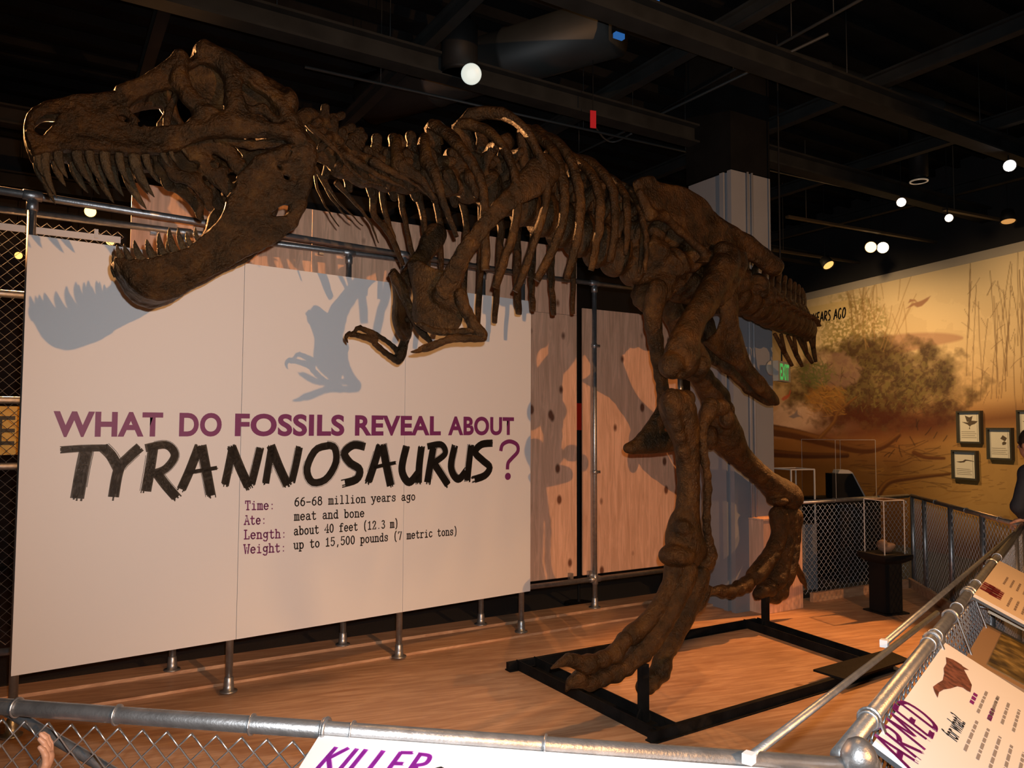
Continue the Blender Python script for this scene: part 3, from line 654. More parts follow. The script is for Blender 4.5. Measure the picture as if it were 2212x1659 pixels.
for mr in (False, True):
    S = plate('coracoid', COR, .2, .035, wfun=lambda x, y: np.interp(x, [880, 990], [.10, .30]))
    S.ell(BD(960, 668, .25), (.022, .09, .018), .015, None, True); S.chain([BD(955, 640, .26), BD(985, 660, .30)], [.05, .05], .03); S.chain([BD(905, 585, .14), BD(960, 600, .25)], [.03, .03], .03)
    finish(S, 'coracoid', mr, 1.)
P = path([(845, 590, -.05, 7), (870, 625, -.04, 12), (884, 660, -.02, 10), (905, 705, .04, 10), (932, 738, .08, 5)])
rodbone('collar_bone', [(845, 590, -.06, 8), (866, 622, -.04, 12), (884, 665, -.01, 10), (905, 705, .05, 11), (932, 740, .09, 5)], 16)
# near arm
bone('upper_arm_bone', [(994, 637, .34, 15), (1002, 662, .36, 13), (1018, 692, .38, 11), (1030, 714, .39, 13), (1040, 724, .39, 13)], .02, n=7, v=.005, sd=.2)
bone('radius', [(1040, 714, .40, 8), (1005, 716, .38, 6), (975, 718, .36, 7), (958, 716, .35, 7)], .01, n=6, v=.004)
bone('ulna', [(1043, 730, .40, 9), (1010, 732, .39, 8), (980, 730, .37, 9), (962, 736, .36, 8)], .01, n=6, v=.004)
bone('hand', [(960, 718, .35, 8), (942, 717, .34, 7), (928, 712, .33, 7), (914, 705, .32, 7)], .01, n=6, v=.004, extra=[('c', *path([(962, 736, .36, 8), (945, 742, .35, 8), (928, 750, .34, 7), (915, 753, .33, 8)], 6), .01)])
rodbone('claw', [(914, 705, .32, 7), (904, 700, .32, 5), (896, 699, .31, 1)], 6); rodbone('claw', [(915, 753, .33, 7), (900, 758, .33, 5), (886, 761, .33, 1)], 6)
# far arm, hand reaching forward
bone('upper_arm_bone', [(884, 690, -.26, 13), (878, 720, -.29, 9), (870, 750, -.31, 9), (862, 774, -.32, 11)], .02, n=7, v=.005)
bone('radius', [(864, 764, -.32, 7), (845, 745, -.33, 5), (820, 728, -.34, 6)], .01, n=6, v=.004)
bone('ulna', [(860, 780, -.32, 8), (838, 766, -.33, 6), (810, 742, -.34, 7)], .01, n=6, v=.004)
bone('hand', [(820, 728, -.34, 6), (806, 720, -.35, 6), (793, 714, -.36, 5), (780, 709, -.36, 6)], .01, n=6, v=.004, extra=[('c', *path([(810, 740, -.34, 6), (797, 731, -.35, 6), (780, 727, -.36, 5), (766, 722, -.36, 6), (758, 724, -.36, 5)], 6), .01), ('c', *path([(800, 722, -.35, 5), (812, 735, -.34, 6)], 3), .01)])
rodbone('claw', [(780, 708, -.36, 6), (770, 710, -.36, 5), (766, 717, -.36, 3.5), (767, 724, -.36, 1)], 7); rodbone('claw', [(757, 720, -.36, 5), (750, 724, -.36, 5), (748, 732, -.36, 3.5), (752, 740, -.36, 1)], 7)

# ---- hips --------------------------------------------------------
def z4(x, y): return 1200+x/2.765, 340+y/2.765
IL = [z4(*q) for q in [(490, 130), (580, 108), (615, 160), (700, 170), (800, 208), (880, 270), (945, 350), (1040, 430), (1130, 480), (1220, 528), (1300, 580), (1352, 640), (1352, 695), (1300, 705), (1210, 650), (1120, 600), (1100, 640), (1000, 640), (900, 560), (800, 500), (720, 420), (660, 360), (570, 360), (510, 285), (505, 200)]]
for mr in (False, True):
    S = plate('hip_bone', IL, .2, .03, wfun=lambda x, y: np.interp(x, [1380, 1500, 1690], [.30, .2, .16]))
    S.chain([BD(*z4(505, 215), .32), BD(*z4(560, 340), .33), BD(*z4(650, 350), .30), BD(*z4(740, 440), .26), BD(*z4(880, 560), .25)], [.03, .04, .028, .022, .03], .03)
    S.chain([BD(*z4(600, 170), .25), BD(*z4(760, 215), .2), BD(*z4(930, 350), .18), BD(*z4(1150, 510), .18), BD(*z4(1310, 650), .18)], [.028, .026, .028, .05, .065], .03)
    S.chain([BD(*z4(930, 600), .24), BD(*z4(840, 690), .24), BD(*z4(760, 780), .22)], [.06, .06, .05], .03)
    S.chain([BD(*z4(1060, 640), .22), BD(*z4(1080, 720), .2)], [.05, .05], .03)
    finish(S, 'hip_bone', mr, .6)
# fused hip vertebrae with their knobbly sides
SA = [('c', np.array([bp(1395, 585, 0), bp(1450, 600, 0), bp(1500, 615, 0), bp(1560, 640, -.02)]), [.13, .135, .14, .14], .03)]
for x, y, w, r in [(1420, 490, .1, .11), (1460, 500, .12, .12), (1500, 530, .12, .12), (1420, 545, .14, .09), (1455, 570, .16, .10), (1490, 560, .17, .09), (1395, 640, .06, .10), (1430, 620, .14, .09), (1550, 600, .05, .12), (1470, 450, .05, .10), (1540, 540, .08, .1), (1595, 606, .04, .11), (1635, 622, .02, .10), (1660, 640, 0., .08)]:
    SA.append(('e', bp(x, y, w), (r, r*.8, r)))
for x, y, w, r in [(1440, 520, .24, .04), (1470, 545, .26, .035), (1445, 565, .26, .03), (1490, 500, .24, .035), (1415, 520, .22, .03)]: SA.append(('-', bp(x, y, w), (r, r*1.4, r)))
sculpt('sacrum', SA, BONE, SK, .0075, (.022, 17.), .5, .07, (.010, 43.))
# pubis pair with its boot, ischium pair
for w, nm in ((.14, 'a'), (-.14, 'b')):
    e = 1 if w > 0 else -1
    bone('pubis', [(1420, 628, .2*e, 26), (1410, 680, .17*e, 21), (1418, 750, .12*e, 17), (1430, 830, .07*e, 14), (1432, 885, .045*e, 13), (1418, 930, .035*e, 15)], .03, AN, 1.3, .007, sd=w*9, n=12,
         extra=[('c', *path([(1424, 900, .04*e, 14), (1405, 930, .035*e, 14), (1380, 955, .03*e, 12)], 6), .03, AN, 1.2), ('c', *path([(1455, 955, .035*e, 18), (1420, 955, .035*e, 22), (1388, 962, .03*e, 16), (1356, 968, .025*e, 11)], 8), .03, AN, 1.2)])
ISC = [z4(*q) for q in [(985, 850), (1070, 840), (1085, 930), (1092, 1010), (1122, 1130), (1165, 1225), (1260, 1350), (1340, 1455), (1312, 1482), (1205, 1385), (1105, 1275), (1000, 1210), (885, 1115), (900, 1090), (960, 1040), (985, 960)]]
for mr in (False, True):
    S = plate('ischium', ISC, .1, .022, wfun=lambda x, y: np.interp(y, [640, 880], [.14, .03]))
    S.chain([BD(1575, 640, .16), BD(1578, 690, .13), BD(1600, 790, .07), BD(1640, 840, .05), BD(1675, 868, .035)], [.06, .05, .04, .035, .025], .03)
    finish(S, 'ischium', mr, 2.)

# ---- near (left) leg ---------------------------------------------
bone('thigh_bone', [(1572, 552, .33, 27), (1563, 580, .35, 32), (1545, 612, .37, 29), (1524, 648, .40, 27), (1504, 682, .42, 27), (1487, 716, .44, 29), (1476, 750, .46, 35), (1472, 780, .47, 40)], .03, AN, 1.1, .007, sd=.7, n=14, rough=(.004, 31.),
     extra=[('e', bp(1588, 556, .30), (.075, .09, .075)), ('e', bp(1560, 540, .33), (.06, .08, .06)), ('c', *path([(1600, 570, .33, 16), (1580, 612, .36, 14), (1556, 650, .39, 12)], 5), .03), ('c', *path([(1490, 745, .40, 22), (1512, 785, .38, 24)], 4), .03), ('e', bp(1452, 790, .48), (.085, .10, .085)), ('e', bp(1500, 795, .42), (.085, .10, .09)), ('e', bp(1512, 790, .50), (.06, .07, .07)), ('c', *path([(1562, 575, .36, 22), (1545, 590, .2, 26)], 4), .04), ('-', bp(1474, 812, .55), (.03, .06, .04)), ('c', *path([(1540, 660, .40, 12), (1515, 690, .40, 12)], 3), .03)])
bone('shin_bone', [(1462, 880, .48, 40), (1475, 920, .48, 34), (1484, 970, .48, 26), (1487, 1040, .48, 24), (1485, 1100, .48, 25), (1478, 1135, .48, 32), (1478, 1165, .48, 40), (1482, 1195, .48, 38)], .03, AN, 1.1, .007, sd=.4, n=16, rough=(.004, 31.),
     extra=[('e', bp(1450, 870, .50), (.07, .08, .09)), ('e', bp(1478, 862, .44), (.07, .09, .06)), ('c', *path([(1448, 880, .53, 16), (1464, 930, .53, 12), (1478, 1000, .5, 10)], 6), .03), ('e', bp(1462, 1200, .52), (.11, .11, .07)), ('e', bp(1515, 1208, .44), (.09, .11, .08)), ('c', *path([(1475, 1140, .55, 16), (1510, 1190, .5, 18)], 4), .03)])
bone('fibula', [(1535, 878, .50, 20), (1527, 900, .52, 13), (1518, 930, .54, 8), (1521, 985, .55, 8), (1529, 1044, .55, 8.5), (1526, 1110, .54, 8), (1529, 1165, .52, 9), (1535, 1200, .5, 15)], .02, n=16, v=.006,
     extra=[('e', bp(1552, 880, .44), (.075, .08, .06)), ('e', bp(1570, 905, .42), (.05, .06, .06))])
for L in ([(1458, 1222, .50, 22), (1450, 1262, .50, 18), (1424, 1310, .50, 17), (1392, 1350, .49, 18), (1362, 1374, .48, 21)],
          [(1484, 1235, .53, 24), (1468, 1280, .54, 20), (1440, 1335, .53, 20), (1412, 1375, .51, 21), (1392, 1395, .49, 26)],
          [(1510, 1242, .47, 24), (1497, 1290, .46, 20), (1475, 1340, .45, 19), (1456, 1370, .44, 20), (1440, 1398, .43, 24)]):
    bone('foot_bone', L, .025, n=10, v=.006, sd=L[0][0])
rodbone('foot_bone', [(1525, 1262, .40, 15), (1514, 1300, .40, 14), (1500, 1325, .40, 7)], 8)
def toe(L, m_claw=3, parent=SK):
    P, R = path(L); o = None
    pr = []
    for i in range(len(P)-m_claw+1):
        if i+1 < len(P): pr += [('c', [P[i], P[i]*.5+P[i+1]*.5, P[i+1]], [R[i], (R[i]+R[i+1])*.5*.80, R[i+1]], .02)]
    sculpt('toe', pr, BONE, parent, .0055, (.004, 30.), P[0][0]*9)
    Q, RR = path(L[-m_claw:], 9); mb = MB(); mb.tube(Q, RR, 10); mb.build('claw', BONE, parent, True)
toe([(1348, 1384, .49, 19), (1328, 1412, .5, 19), (1302, 1424, .5, 18), (1272, 1434, .5, 20), (1262, 1436, .5, 18), (1228, 1426, .5, 14), (1190, 1444, .5, 2)])
toe([(1384, 1408, .49, 27), (1352, 1440, .49, 19), (1330, 1452, .49, 20), (1300, 1464, .49, 19), (1276, 1474, .49, 17), (1250, 1466, .49, 17), (1234, 1474, .49, 12), (1222, 1494, .49, 2)])
toe([(1437, 1406, .43, 22), (1430, 1436, .44, 22), (1424, 1452, .44, 22), (1406, 1470, .45, 21), (1396, 1480, .45, 20), (1386, 1486, .45, 13), (1378, 1498, .45, 2)])

# ---- far (right) leg ---------------------------------------------
KF = bp(1545, 885, -.45)
HF = mir(bp(1566, 600, .30))
sculpt('thigh_bone', [('c', crom([HF+.04*Z, HF*.7+KF*.3, HF*.35+KF*.65, KF+.10*Z], 9), [.10, .085, .08, .08, .08, .08, .085, .10, .12], .03), ('e', KF+.07*Z-.05*AX, (.08, .10, .08)), ('e', KF+.06*Z+.06*AX, (.08, .10, .08))], BONE, SK, .008, (.006, 22.), .9)
bone('shin_bone', [(1545, 900, -.45, 36), (1566, 940, -.46, 38), (1592, 978, -.47, 26), (1622, 1008, -.48, 22), (1655, 1038, -.49, 22), (1684, 1062, -.5, 29), (1702, 1075, -.5, 32)], .03, n=13, v=.008, sd=1.4, rough=(.004, 31.),
     extra=[('e', bp(1560, 885, -.4), (.10, .10, .09)), ('e', bp(1535, 945, -.4), (.06, .07, .10)), ('e', bp(1680, 1082, -.46), (.09, .10, .05)), ('e', bp(1716, 1078, -.52), (.08, .09, .07))])
bone('fibula', [(1575, 900, -.55, 14), (1605, 965, -.57, 8), (1650, 1015, -.57, 8), (1710, 1062, -.56, 12)], .02, n=8, v=.007)
for L in ([(1682, 1112, -.46, 21), (1684, 1150, -.46, 17), (1670, 1190, -.46, 17), (1647, 1225, -.46, 18), (1630, 1245, -.46, 19)],
          [(1697, 1115, -.5, 25), (1700, 1150, -.5, 20), (1692, 1195, -.49, 19), (1684, 1230, -.49, 20), (1676, 1252, -.49, 23)],
          [(1712, 1116, -.55, 22), (1712, 1150, -.55, 17), (1707, 1195, -.54, 18), (1700, 1230, -.53, 19), (1692, 1248, -.53, 21)]):
    bone('foot_bone', L, .025, n=10, v=.007, sd=L[0][0])
toe([(1630, 1245, -.46, 17), (1612, 1262, -.46, 16), (1596, 1270, -.46, 15), (1578, 1278, -.46, 14), (1560, 1276, -.46, 13), (1545, 1276, -.46, 9), (1530, 1284, -.46, 2)])
toe([(1676, 1256, -.49, 20), (1660, 1270, -.49, 19), (1646, 1276, -.49, 15), (1636, 1284, -.49, 11), (1632, 1296, -.49, 2)])
toe([(1692, 1252, -.53, 20), (1684, 1276, -.53, 20), (1672, 1286, -.53, 18), (1660, 1290, -.53, 12), (1652, 1298, -.53, 2)])
rodbone('foot_bone', [(1709, 1150, -.6, 5), (1710, 1190, -.62, 5), (1714, 1215, -.62, 8)], 8); rodbone('claw', [(1714, 1215, -.62, 8), (1726, 1236, -.62, 8), (1736, 1256, -.62, 6), (1743, 1273, -.62, 1)], 9)
# ================================================================== the setting
def hpt(p, z): return np.array([p[0], p[1], z])
FA = np.array([-1.216, 2.068, 0]); FC = np.array([.745, 1.742, 0]); FD = nz(FC-FA)          # front barrier
RB = np.array([.807, 1.878, 0]); RE = np.array([3.93, 6.0, 0]); RD = nz(RE-RB)               # right barrier
C3 = np.array([4.43, 8.62, 0]); C4 = np.array([2.90, 7.80, 0])
FN_ = np.array([FD[1], -FD[0], 0]); RN_ = np.array([RD[1], -RD[0], 0])                       # towards the visitors
def struct(o): return tag(o, kind='structure')
def flat(name, poly, z0, z1, m):
    return MB().prism([hpt(p, z0) for p in poly], Z*(z1-z0)).build(name, m)
pback = [P0+PB*s - PN*.13 for s in (-3.0, 5.6)]
struct(flat('floor', [FA-FD*3.2+FN_*.05, FC+FN_*.05+RN_*.03, RB+RN_*.05, RE+RN_*.05, C3+RN_*.08+FD*.05, C4+np.array([-.05, .1, 0]), pback[1], pback[0]][::1], -.10, 0., PLYF))
struct(MB().box([2, 6, -.15], [16, 0, 0], [0, 16, 0], [0, 0, .05]).build('floor', CARPET))
struct(MB().box([2, 6, 5.65], [16, 0, 0], [0, 16, 0], [0, 0, .05]).build('ceiling', DARK))
WALLB = mat('wall_black', (.016, .015, .015), .8, var=.3, vscale=1.5)
struct(MB().box(P0-PN*6.2+PB*2+Z*2.8, PB*13, PN*.08, Z*2.9).build('wall_back', WALLB))
# mural wall on the right
M1 = atz(1745, 632, 4.2); M2 = atz(2212, 520, 4.2); MD = nz((M2-M1)*[1, 1, 0]); MN = np.array([MD[1], -MD[0], 0])
if MN @ (CAM-M1) < 0: MN = -MN
ML = np.linalg.norm((M2-M1)[:2]); M0 = hpt(M1, 0)
TAN = mat('wall_tan', (.46, .40, .31), .75, var=.06, vscale=2)
struct(MB().box(M0+MD*(ML/2)-MN*.11+Z*2.05, MD*(ML/2+4.5), MN*.1, Z*2.15).build('wall_right', TAN))
struct(MB().box(M0+MD*(ML/2)-MN*.13+Z*4.9, MD*(ML/2+4.5), MN*.1, Z*.7).build('wall_right', WALLB))

# ---- grey column with flutes and two conduits
cc = hpt(atz(1590, 1325), 0); W1, W2 = .60, .55
colT = struct(thing('column', cc, 'grey square column with grooved corner and two conduits behind the skeleton', 'column'))
def colprof(z0, z1):
    a = [np.array(p) for p in [(0, 0), (-.05, 0), (-.05, .04), (-.10, .04), (-.10, 0), (-.15, 0), (-.15, .03), (-W1, .03), (-W1, W2), (.0, W2)]]
    return [cc - E2*0 + (-E1*0) + E1*q[1] + E2*(-q[0]) + Z*z0 for q in a]
MB().prism(colprof(-.1, 0), Z*4.3).build('shaft', GREYC, colT)
MB().box(cc+E2*W1/2+E1*W2/2+Z*4.91, E2*W1*.5, E1*W2*.5, Z*.70).build('black_head', DARK, colT)
mb = MB()
for d in (.20, .26): mb.tube([cc+E1*d-E2*.025+Z*.75, cc+E1*d-E2*.025+Z*4.2], .012, 10)
mb.build('conduit', GREYC, colT, True)

# ---- floor boards along the back frame
for nm, w0, w1, h, lb in (('floor_board', -.13, .10, .035, 'plywood board on the floor under the rear row of pipe posts'), ('floor_board', .12, .46, .018, 'wider plywood board on the floor under the sign, nearer the visitors')):
    a, b_ = P0+PB*-2.9, P0+PB*5.3
    tag(MB().box((a+b_)/2+PN*(w0+w1)/2+Z*(h/2+.0005), (b_-a)/2, PN*(w1-w0)/2, Z*h/2).build(nm, PLYF), lb, 'board')

# ---- pipe frames
def flange(mb, p, r=.024):
    mb.lathe(p, Z, [(0, .055), (.008, .055), (.010, .034), (.05, .032), (.09, .028), (.095, r)], 18)
def collar(mb, a, d, r, L=.05): mb.lathe(np.asarray(a)-nz(d)*L, d, [(0, r*.98), (.004, r*1.28), (2*L-.004, r*1.28), (2*L, r*.98)], 16)
PR = .0235
ff = thing('pipe_frame', S0+SB*1.83-SN*.05, 'galvanized pipe frame carrying the white title sign, with its rail above the sign', 'pipe frame')
fs = [.02, 1.195, 2.44, 3.60]
for k, s in enumerate(fs):
    p = S0+SB*s-SN*.045; mb = MB(); mb.tube([hpt(p, .03), hpt(p, 3.03)], PR, 14); flange(mb, hpt(p, .0185)); mb.build('post', STEEL, ff, True)
    for z_, d_, l_ in ((3.03, SB, .05), (2.97, Z, .03)): mb = MB(); collar(mb, hpt(p, z_), d_, PR, l_); mb.build('pipe_fitting', STEEL, ff, True)
p = S0-SN*.045
MB().tube([hpt(p-SB*1.6, 3.03), hpt(p+SB*3.75, 3.03)], PR, 14).build('rail', STEEL, ff, True)
for z in (.55, 1.7): MB().tube([hpt(p+SB*.02, z), hpt(p+SB*3.6, z)], PR, 12).build('rail', STEEL, ff, True)
bf = thing('pipe_frame', P0+PB*1.83+PN*.05, 'rear galvanized pipe frame with posts and rails in front of the plywood sheets', 'pipe frame')
for k in range(-1, 4):
    p = P0+PB*1.22*k+PN*.055; mb = MB(); mb.tube([hpt(p, .04), hpt(p, 3.10)], PR, 14); flange(mb, hpt(p, .0355))
    mb.build('post', STEEL, bf, True)
    for z_, d_, l_ in [(3.10, PB, .05), (3.04, Z, .03)] + ([(.30, PB, .06), (.301, Z, .05)] if k > -1 else []) + ([(2.5, Z, .02), (1.3, Z, .02)] if k == 3 else []):
        mb = MB(); collar(mb, hpt(p, z_), d_, PR, l_)
        if l_ == .02: mb.box(hpt(p, z_)+PB*.03, PB*.035, PN*.006, Z*.012)
        mb.build('pipe_fitting', STEEL, bf, True)
p = P0+PB*3.66+PN*.055
MB().tube([hpt(P0-PB*2.2+PN*.055, 3.10), hpt(p+PB*1.25, 3.10)], PR, 14).build('rail', STEEL, bf, True)
MB().tube([hpt(P0-PB*2.2+PN*.055, .30), hpt(p+PB*1.3, .30)], PR, 14).build('rail', STEEL, bf, True)
for z in (2.56, 1.88, 1.46): MB().tube([hpt(P0-PB*2.2+PN*.055, z), hpt(P0-PB*.36+PN*.055, z)], PR, 14).build('rail', STEEL, bf, True)
def platec(s, z):   # small clips that hold the sheets
    q = P0+PB*s; return MB().box(hpt(q, z)+PN*.03, PB*.018, PN*.02, Z*.03)
for s, z in ((3.40, .345), (3.62, .345), (4.6, .345), (-.2, 3.09), (.3, 3.09), (1.0, 3.09)): platec(s, z).build('clip', STEEL, bf)

# ---- plywood sheets
def sheet(s0, s1, z0, z1, lb, m=PLY): 
    return tag(MB().box(P0+PB*(s0+s1)/2+Z*(z0+z1)/2, PB*((s1-s0)/2-.0015), PN*.0075, Z*((z1-z0)/2-.0015)).build('plywood_sheet', m), lb, 'plywood sheet', 'plywood sheets of the rear wall')
sA = -.34
for k, nm in enumerate(('leftmost, behind the open jaws', 'middle, behind the neck', 'right of the sign, left of the tall gap')):
    sheet(sA+1.276*k, sA+1.276*(k+1), .335, 2.78, 'tall plywood sheet on the rear frame, ' + nm, PLY if k < 2 else PLYK)
    sheet(sA+1.276*k, sA+1.276*(k+1), 2.78, 3.42, 'short plywood strip topping the rear wall, ' + ('leftmost, at the jaws', 'middle, behind the neck', 'rightmost, behind the ribs')[k])
sheet(3.555, 4.775, .335, 2.86, 'separate knotty plywood sheet between the thin pipe post and the shin bones', PLYK)

# ---- chain link cloth
def chainlink(mb, a, d, L, z0, z1, pitch=.068, r=.0022, n=5, nrm=None):
    a = np.asarray(a, float); k = int(L/pitch); m_ = int(round((z1-z0)/(pitch/2)))
    nrm = np.array([d[1], -d[0], 0]) if nrm is None else nrm
    for i in range(k+1):
        for sg in (0, 1):
            pts = []
            for j in range(m_+1):
                x = i*pitch + (pitch/2 if (j+sg) % 2 else 0)*(1 if True else 1) - (pitch/4)
                if sg: x = i*pitch - (pitch/2 if j % 2 else 0) + pitch/4*1
                pts.append((x, z0+(z1-z0)*j/m_, (1 if j % 2 else -1)*r*1.0))
            if sg == 1: continue
            P = np.array([a + d*p[0] + Z*p[1] + nrm*p[2] for p in pts]); mb.tube(P, r, n)
    return mb
def chainlink2(mb, a, d, L, z0, z1, pitch=.068, r=.0022, n=5):
    # interlocked zigzag wires, each swinging one half mesh to either side and hooked with its neighbour
    a = np.asarray(a, float); nrm = np.array([d[1], -d[0], 0]); h = pitch/2; k = int(L/h); m_ = int((z1-z0)/h)
    for i in range(k+1):
        pts = []
        for j in range(m_+1):
            sd = (j % 2); x = i*h + (.5*h+.4*r if sd else -.5*h-.4*r)*(1 if i % 2 == 0 else -1)
            x = i*h*1.0 + ((h/2+.6*r) if (j+i) % 2 else -(h/2+.6*r))
            pts.append(a + d*x + Z*(z1 - j*h) + nrm*(r*.9 if (j+i) % 2 else -r*.9))
        mb.tube(pts, r, n)
    return mb
lf = thing('chain_link_panel', P0-PB*1.2, 'chain link wire panel at the far left beside the white title sign', 'fence panel')
chainlink2(MB(), P0-PB*2.15, PB, 1.76, .32, 3.06, .07, .0028, 4).build('wire_mesh', WIRE, lf)
MB().beam(hpt(P0-PB*2.15, 3.0)+PN*.012, hpt(P0-PB*.40, 3.0)+PN*.012, PN, Z, .004, .022).build('flat_bar', WHITE, lf)
for s in (-1.25, -.55): MB().box(hpt(P0+PB*s, 3.02)+PN*.03, PB*.012, PN*.012, Z*.03).build('clip', WHITE, lf)

# ---- yellow and red notices beyond the frames
YEL = mat('yellow_sign', rgb(205, 165, 20), .5)
YP = P0-PB*1.0-PN*.55
qy = hit(12, 930, YP, PN); ys = tag(thing('yellow_sign', qy, 'yellow sign with dark lettering, cut by the left edge behind the chain link', 'sign'))
ys['label'] = 'yellow sign with dark lettering behind the chain link at the far left'; ys['category'] = 'sign'
MB().box(qy-PB*.28, PB*.38, PN*.004, Z*.17).build('board', YEL, ys)
mb = MB()
for sx in (-.56, -.34, -.12, .055):                                 # heavy letters, the last one an E
    o = qy-PB*.0+PB*(sx-.09)+PN*.006
    mb.box(o, PB*.014, PN*.001, Z*.10)
    for z in (-.088, 0, .088): mb.box(o+PB*.045+Z*z, PB*.045, PN*.001, Z*.013)
mb.build('lettering', mat('dark_olive', (.05, .035, .004), .6), ys)
mb = MB(); mb.tube([qy-PB*.5-PN*.02-Z*1.0-Z*.0, qy-PB*.5-PN*.02+Z*.1], .02, 8); mb.lathe(hpt(qy-PB*.5-PN*.02, -.10), Z, [(0, .2), (.02, .19), (.04, .03)], 18); mb.tube([hpt(qy-PB*.5-PN*.02, -.08), qy-PB*.5-PN*.02], .02, 8); mb.build('stand', BLACKP, ys)
qr = hit(1252, 900, P0-PN*.6, PN); rs = thing('red_sign', qr, 'red sign glimpsed through the tall gap between the plywood sheets', 'sign')
MB().box(qr, PB*.10, PN*.006, Z*.14).build('board', mat('red_paint', rgb(190, 30, 12), .5), rs)
mb = MB(); mb.tube([hpt(qr-PN*.015, -.10), qr-PN*.015+Z*.16], .015, 8); mb.lathe(hpt(qr-PN*.015, -.10), Z, [(0, .16), (.02, .15), (.03, .02)], 16); mb.build('stand', BLACKP, rs)

# ---- steel base of the skeleton
def fb(s, w, z): return OO+AX*s+AN*w+Z*z
mf = thing('mounting_frame', OO, 'black steel base frame on the plywood floor with posts under the skeleton feet', 'mounting frame')
def ubar(a, b_, wdt, name):
    a, b_ = np.asarray(a), np.asarray(b_); d = nz(b_-a); n_ = np.cross(Z, d); mb = MB()
    mb.beam(a+Z*.004, b_+Z*.004, n_, Z, wdt, .004)
    for s in (-1, 1): mb.beam(a+n_*s*wdt+Z*.035, b_+n_*s*wdt+Z*.035, n_, Z, .004, .035)
    return mb.build(name, BLACKM, mf)
c = [OO*0+hpt(atz(*q), .0) for q in [(1112, 1447), (1412, 1602), (1925, 1447), (1634, 1351)]]
dl = nz(c[1]-c[0]); dr = nz(c[2]-c[3]); db = nz(c[3]-c[0]); df = nz(c[2]-c[1])
ubar(c[0]+db*.09, c[1]+df*.09, .075, 'channel_beam'); ubar(c[3]-db*.07, c[2]-df*.07+dr*.0, .075, 'channel_beam')
for a, b_ in ((c[0]-db*.06+dl*.0, c[3]), (c[1]-df*.03, c[2])):
    d = nz(b_-a); n_ = np.cross(Z, d); mb = MB(); mb.beam(a+Z*.03, b_+Z*.03, n_, Z, .018, .03); mb.beam(a+Z*.004, b_+Z*.004, n_, Z, .035, .004); mb.build('angle_bar', BLACKM, mf)
pl = [hpt(atz(*q), 0) for q in [(1757, 1470), (1915, 1425), (1965, 1447), (1830, 1493)]]
MB().prism([p+Z*.061 for p in pl], Z*.014).build('steel_plate', BLACKM, mf)
MB().box(hpt(atz(1285, 1495), .06), AX*.11, AN*.006, Z*.02).build('bolt_plate', BLACKM, mf)
pn_ = hpt(atz(1390, 1566), .005); pf_ = hpt(atz(1654, 1364), .005)
NFOOT = bp(1385, 1432, .47); FFOOT = bp(1664, 1278, -.5)
for p, top in ((pn_, hpt(pn_, NFOOT[2]-.0)), (pf_, hpt(pf_, FFOOT[2]-.0))):
    mb = MB(); mb.beam(p, top, AX, AN, .024, .024); mb.box(p+Z*.01, AX*.07, AN*.07, Z*.006)
    for a in (AX, -AX): mb.prism([p+Z*.015+a*.02-AN*.005, p+Z*.015+a*.07-AN*.005, p+Z*.10+a*.02-AN*.005], AN*.01)
    mb.build('support_post', BLACKM, mf)
# steel rods of the armature seen at the joints
rod = mat('armature_rod', (.16, .15, .14), .3, .9)
MB().tube([bp(1469, 815, .46), bp(1470, 868, .46)], .016, 10).build('armature_rod', rod, mf, True)
MB().tube([bp(1694, 1080, -.5), bp(1694, 1125, -.5)], .026, 10).build('armature_rod', rod, mf, True)

# ---- title sign, three boards
ts = thing('title_sign', S0+SB*1.83+Z*.36, 'large white title sign asking what fossils reveal about tyrannosaurus, on three boards', 'sign')
for k in range(3): MB().box(S0+SB*(.61+1.22*k)+Z*1.574-SN*.012, SB*.6085, SN*.012, Z*1.22).build('board', WHITE, ts)
def suv(x, y): q = onsign(x, y)-S0; return np.array([q @ SB, q[2]])
def ribbon(mb, P, wd, fr, off, cap=6):
    # flat stroke of varying width on a board; fr = (origin, u, v, n)
    P = np.asarray(P, float); k = len(P); wd = np.broadcast_to(np.asarray(wd, float), (k,)); o, u, v, n_ = fr
    T = np.gradient(P, axis=0) if k > 1 else np.array([[1., 0]]); T /= np.maximum(np.linalg.norm(T, axis=1), 1e-9)[:, None]; N = np.c_[-T[:, 1], T[:, 0]]
    L = P+N*wd[:, None]/2; R = P-N*wd[:, None]/2; w3 = lambda q: o+u*q[0]+v*q[1]+n_*off
    V = [w3(q) for q in L]+[w3(q) for q in R]; mb.add(V, [[i, k+i, k+i+1, i+1] for i in range(k-1)])
    if cap:
        for e, sg in ((0, -1), (k-1, 1)):
            a0 = math.atan2(T[e][1], T[e][0]) + (math.pi/2 if sg < 0 else -math.pi/2)
            arc = [P[e]+wd[e]/2*np.array([math.cos(a0+math.pi*j/cap), math.sin(a0+math.pi*j/cap)]) for j in range(cap+1)]
            mb.add([w3(q) for q in arc], [list(range(cap+1))])
def resamp(P, n):
    P = np.asarray(P, float); return crom(P, n) if len(P) > 2 else P[0]+(P[1]-P[0])*np.linspace(0, 1, n)[:, None]
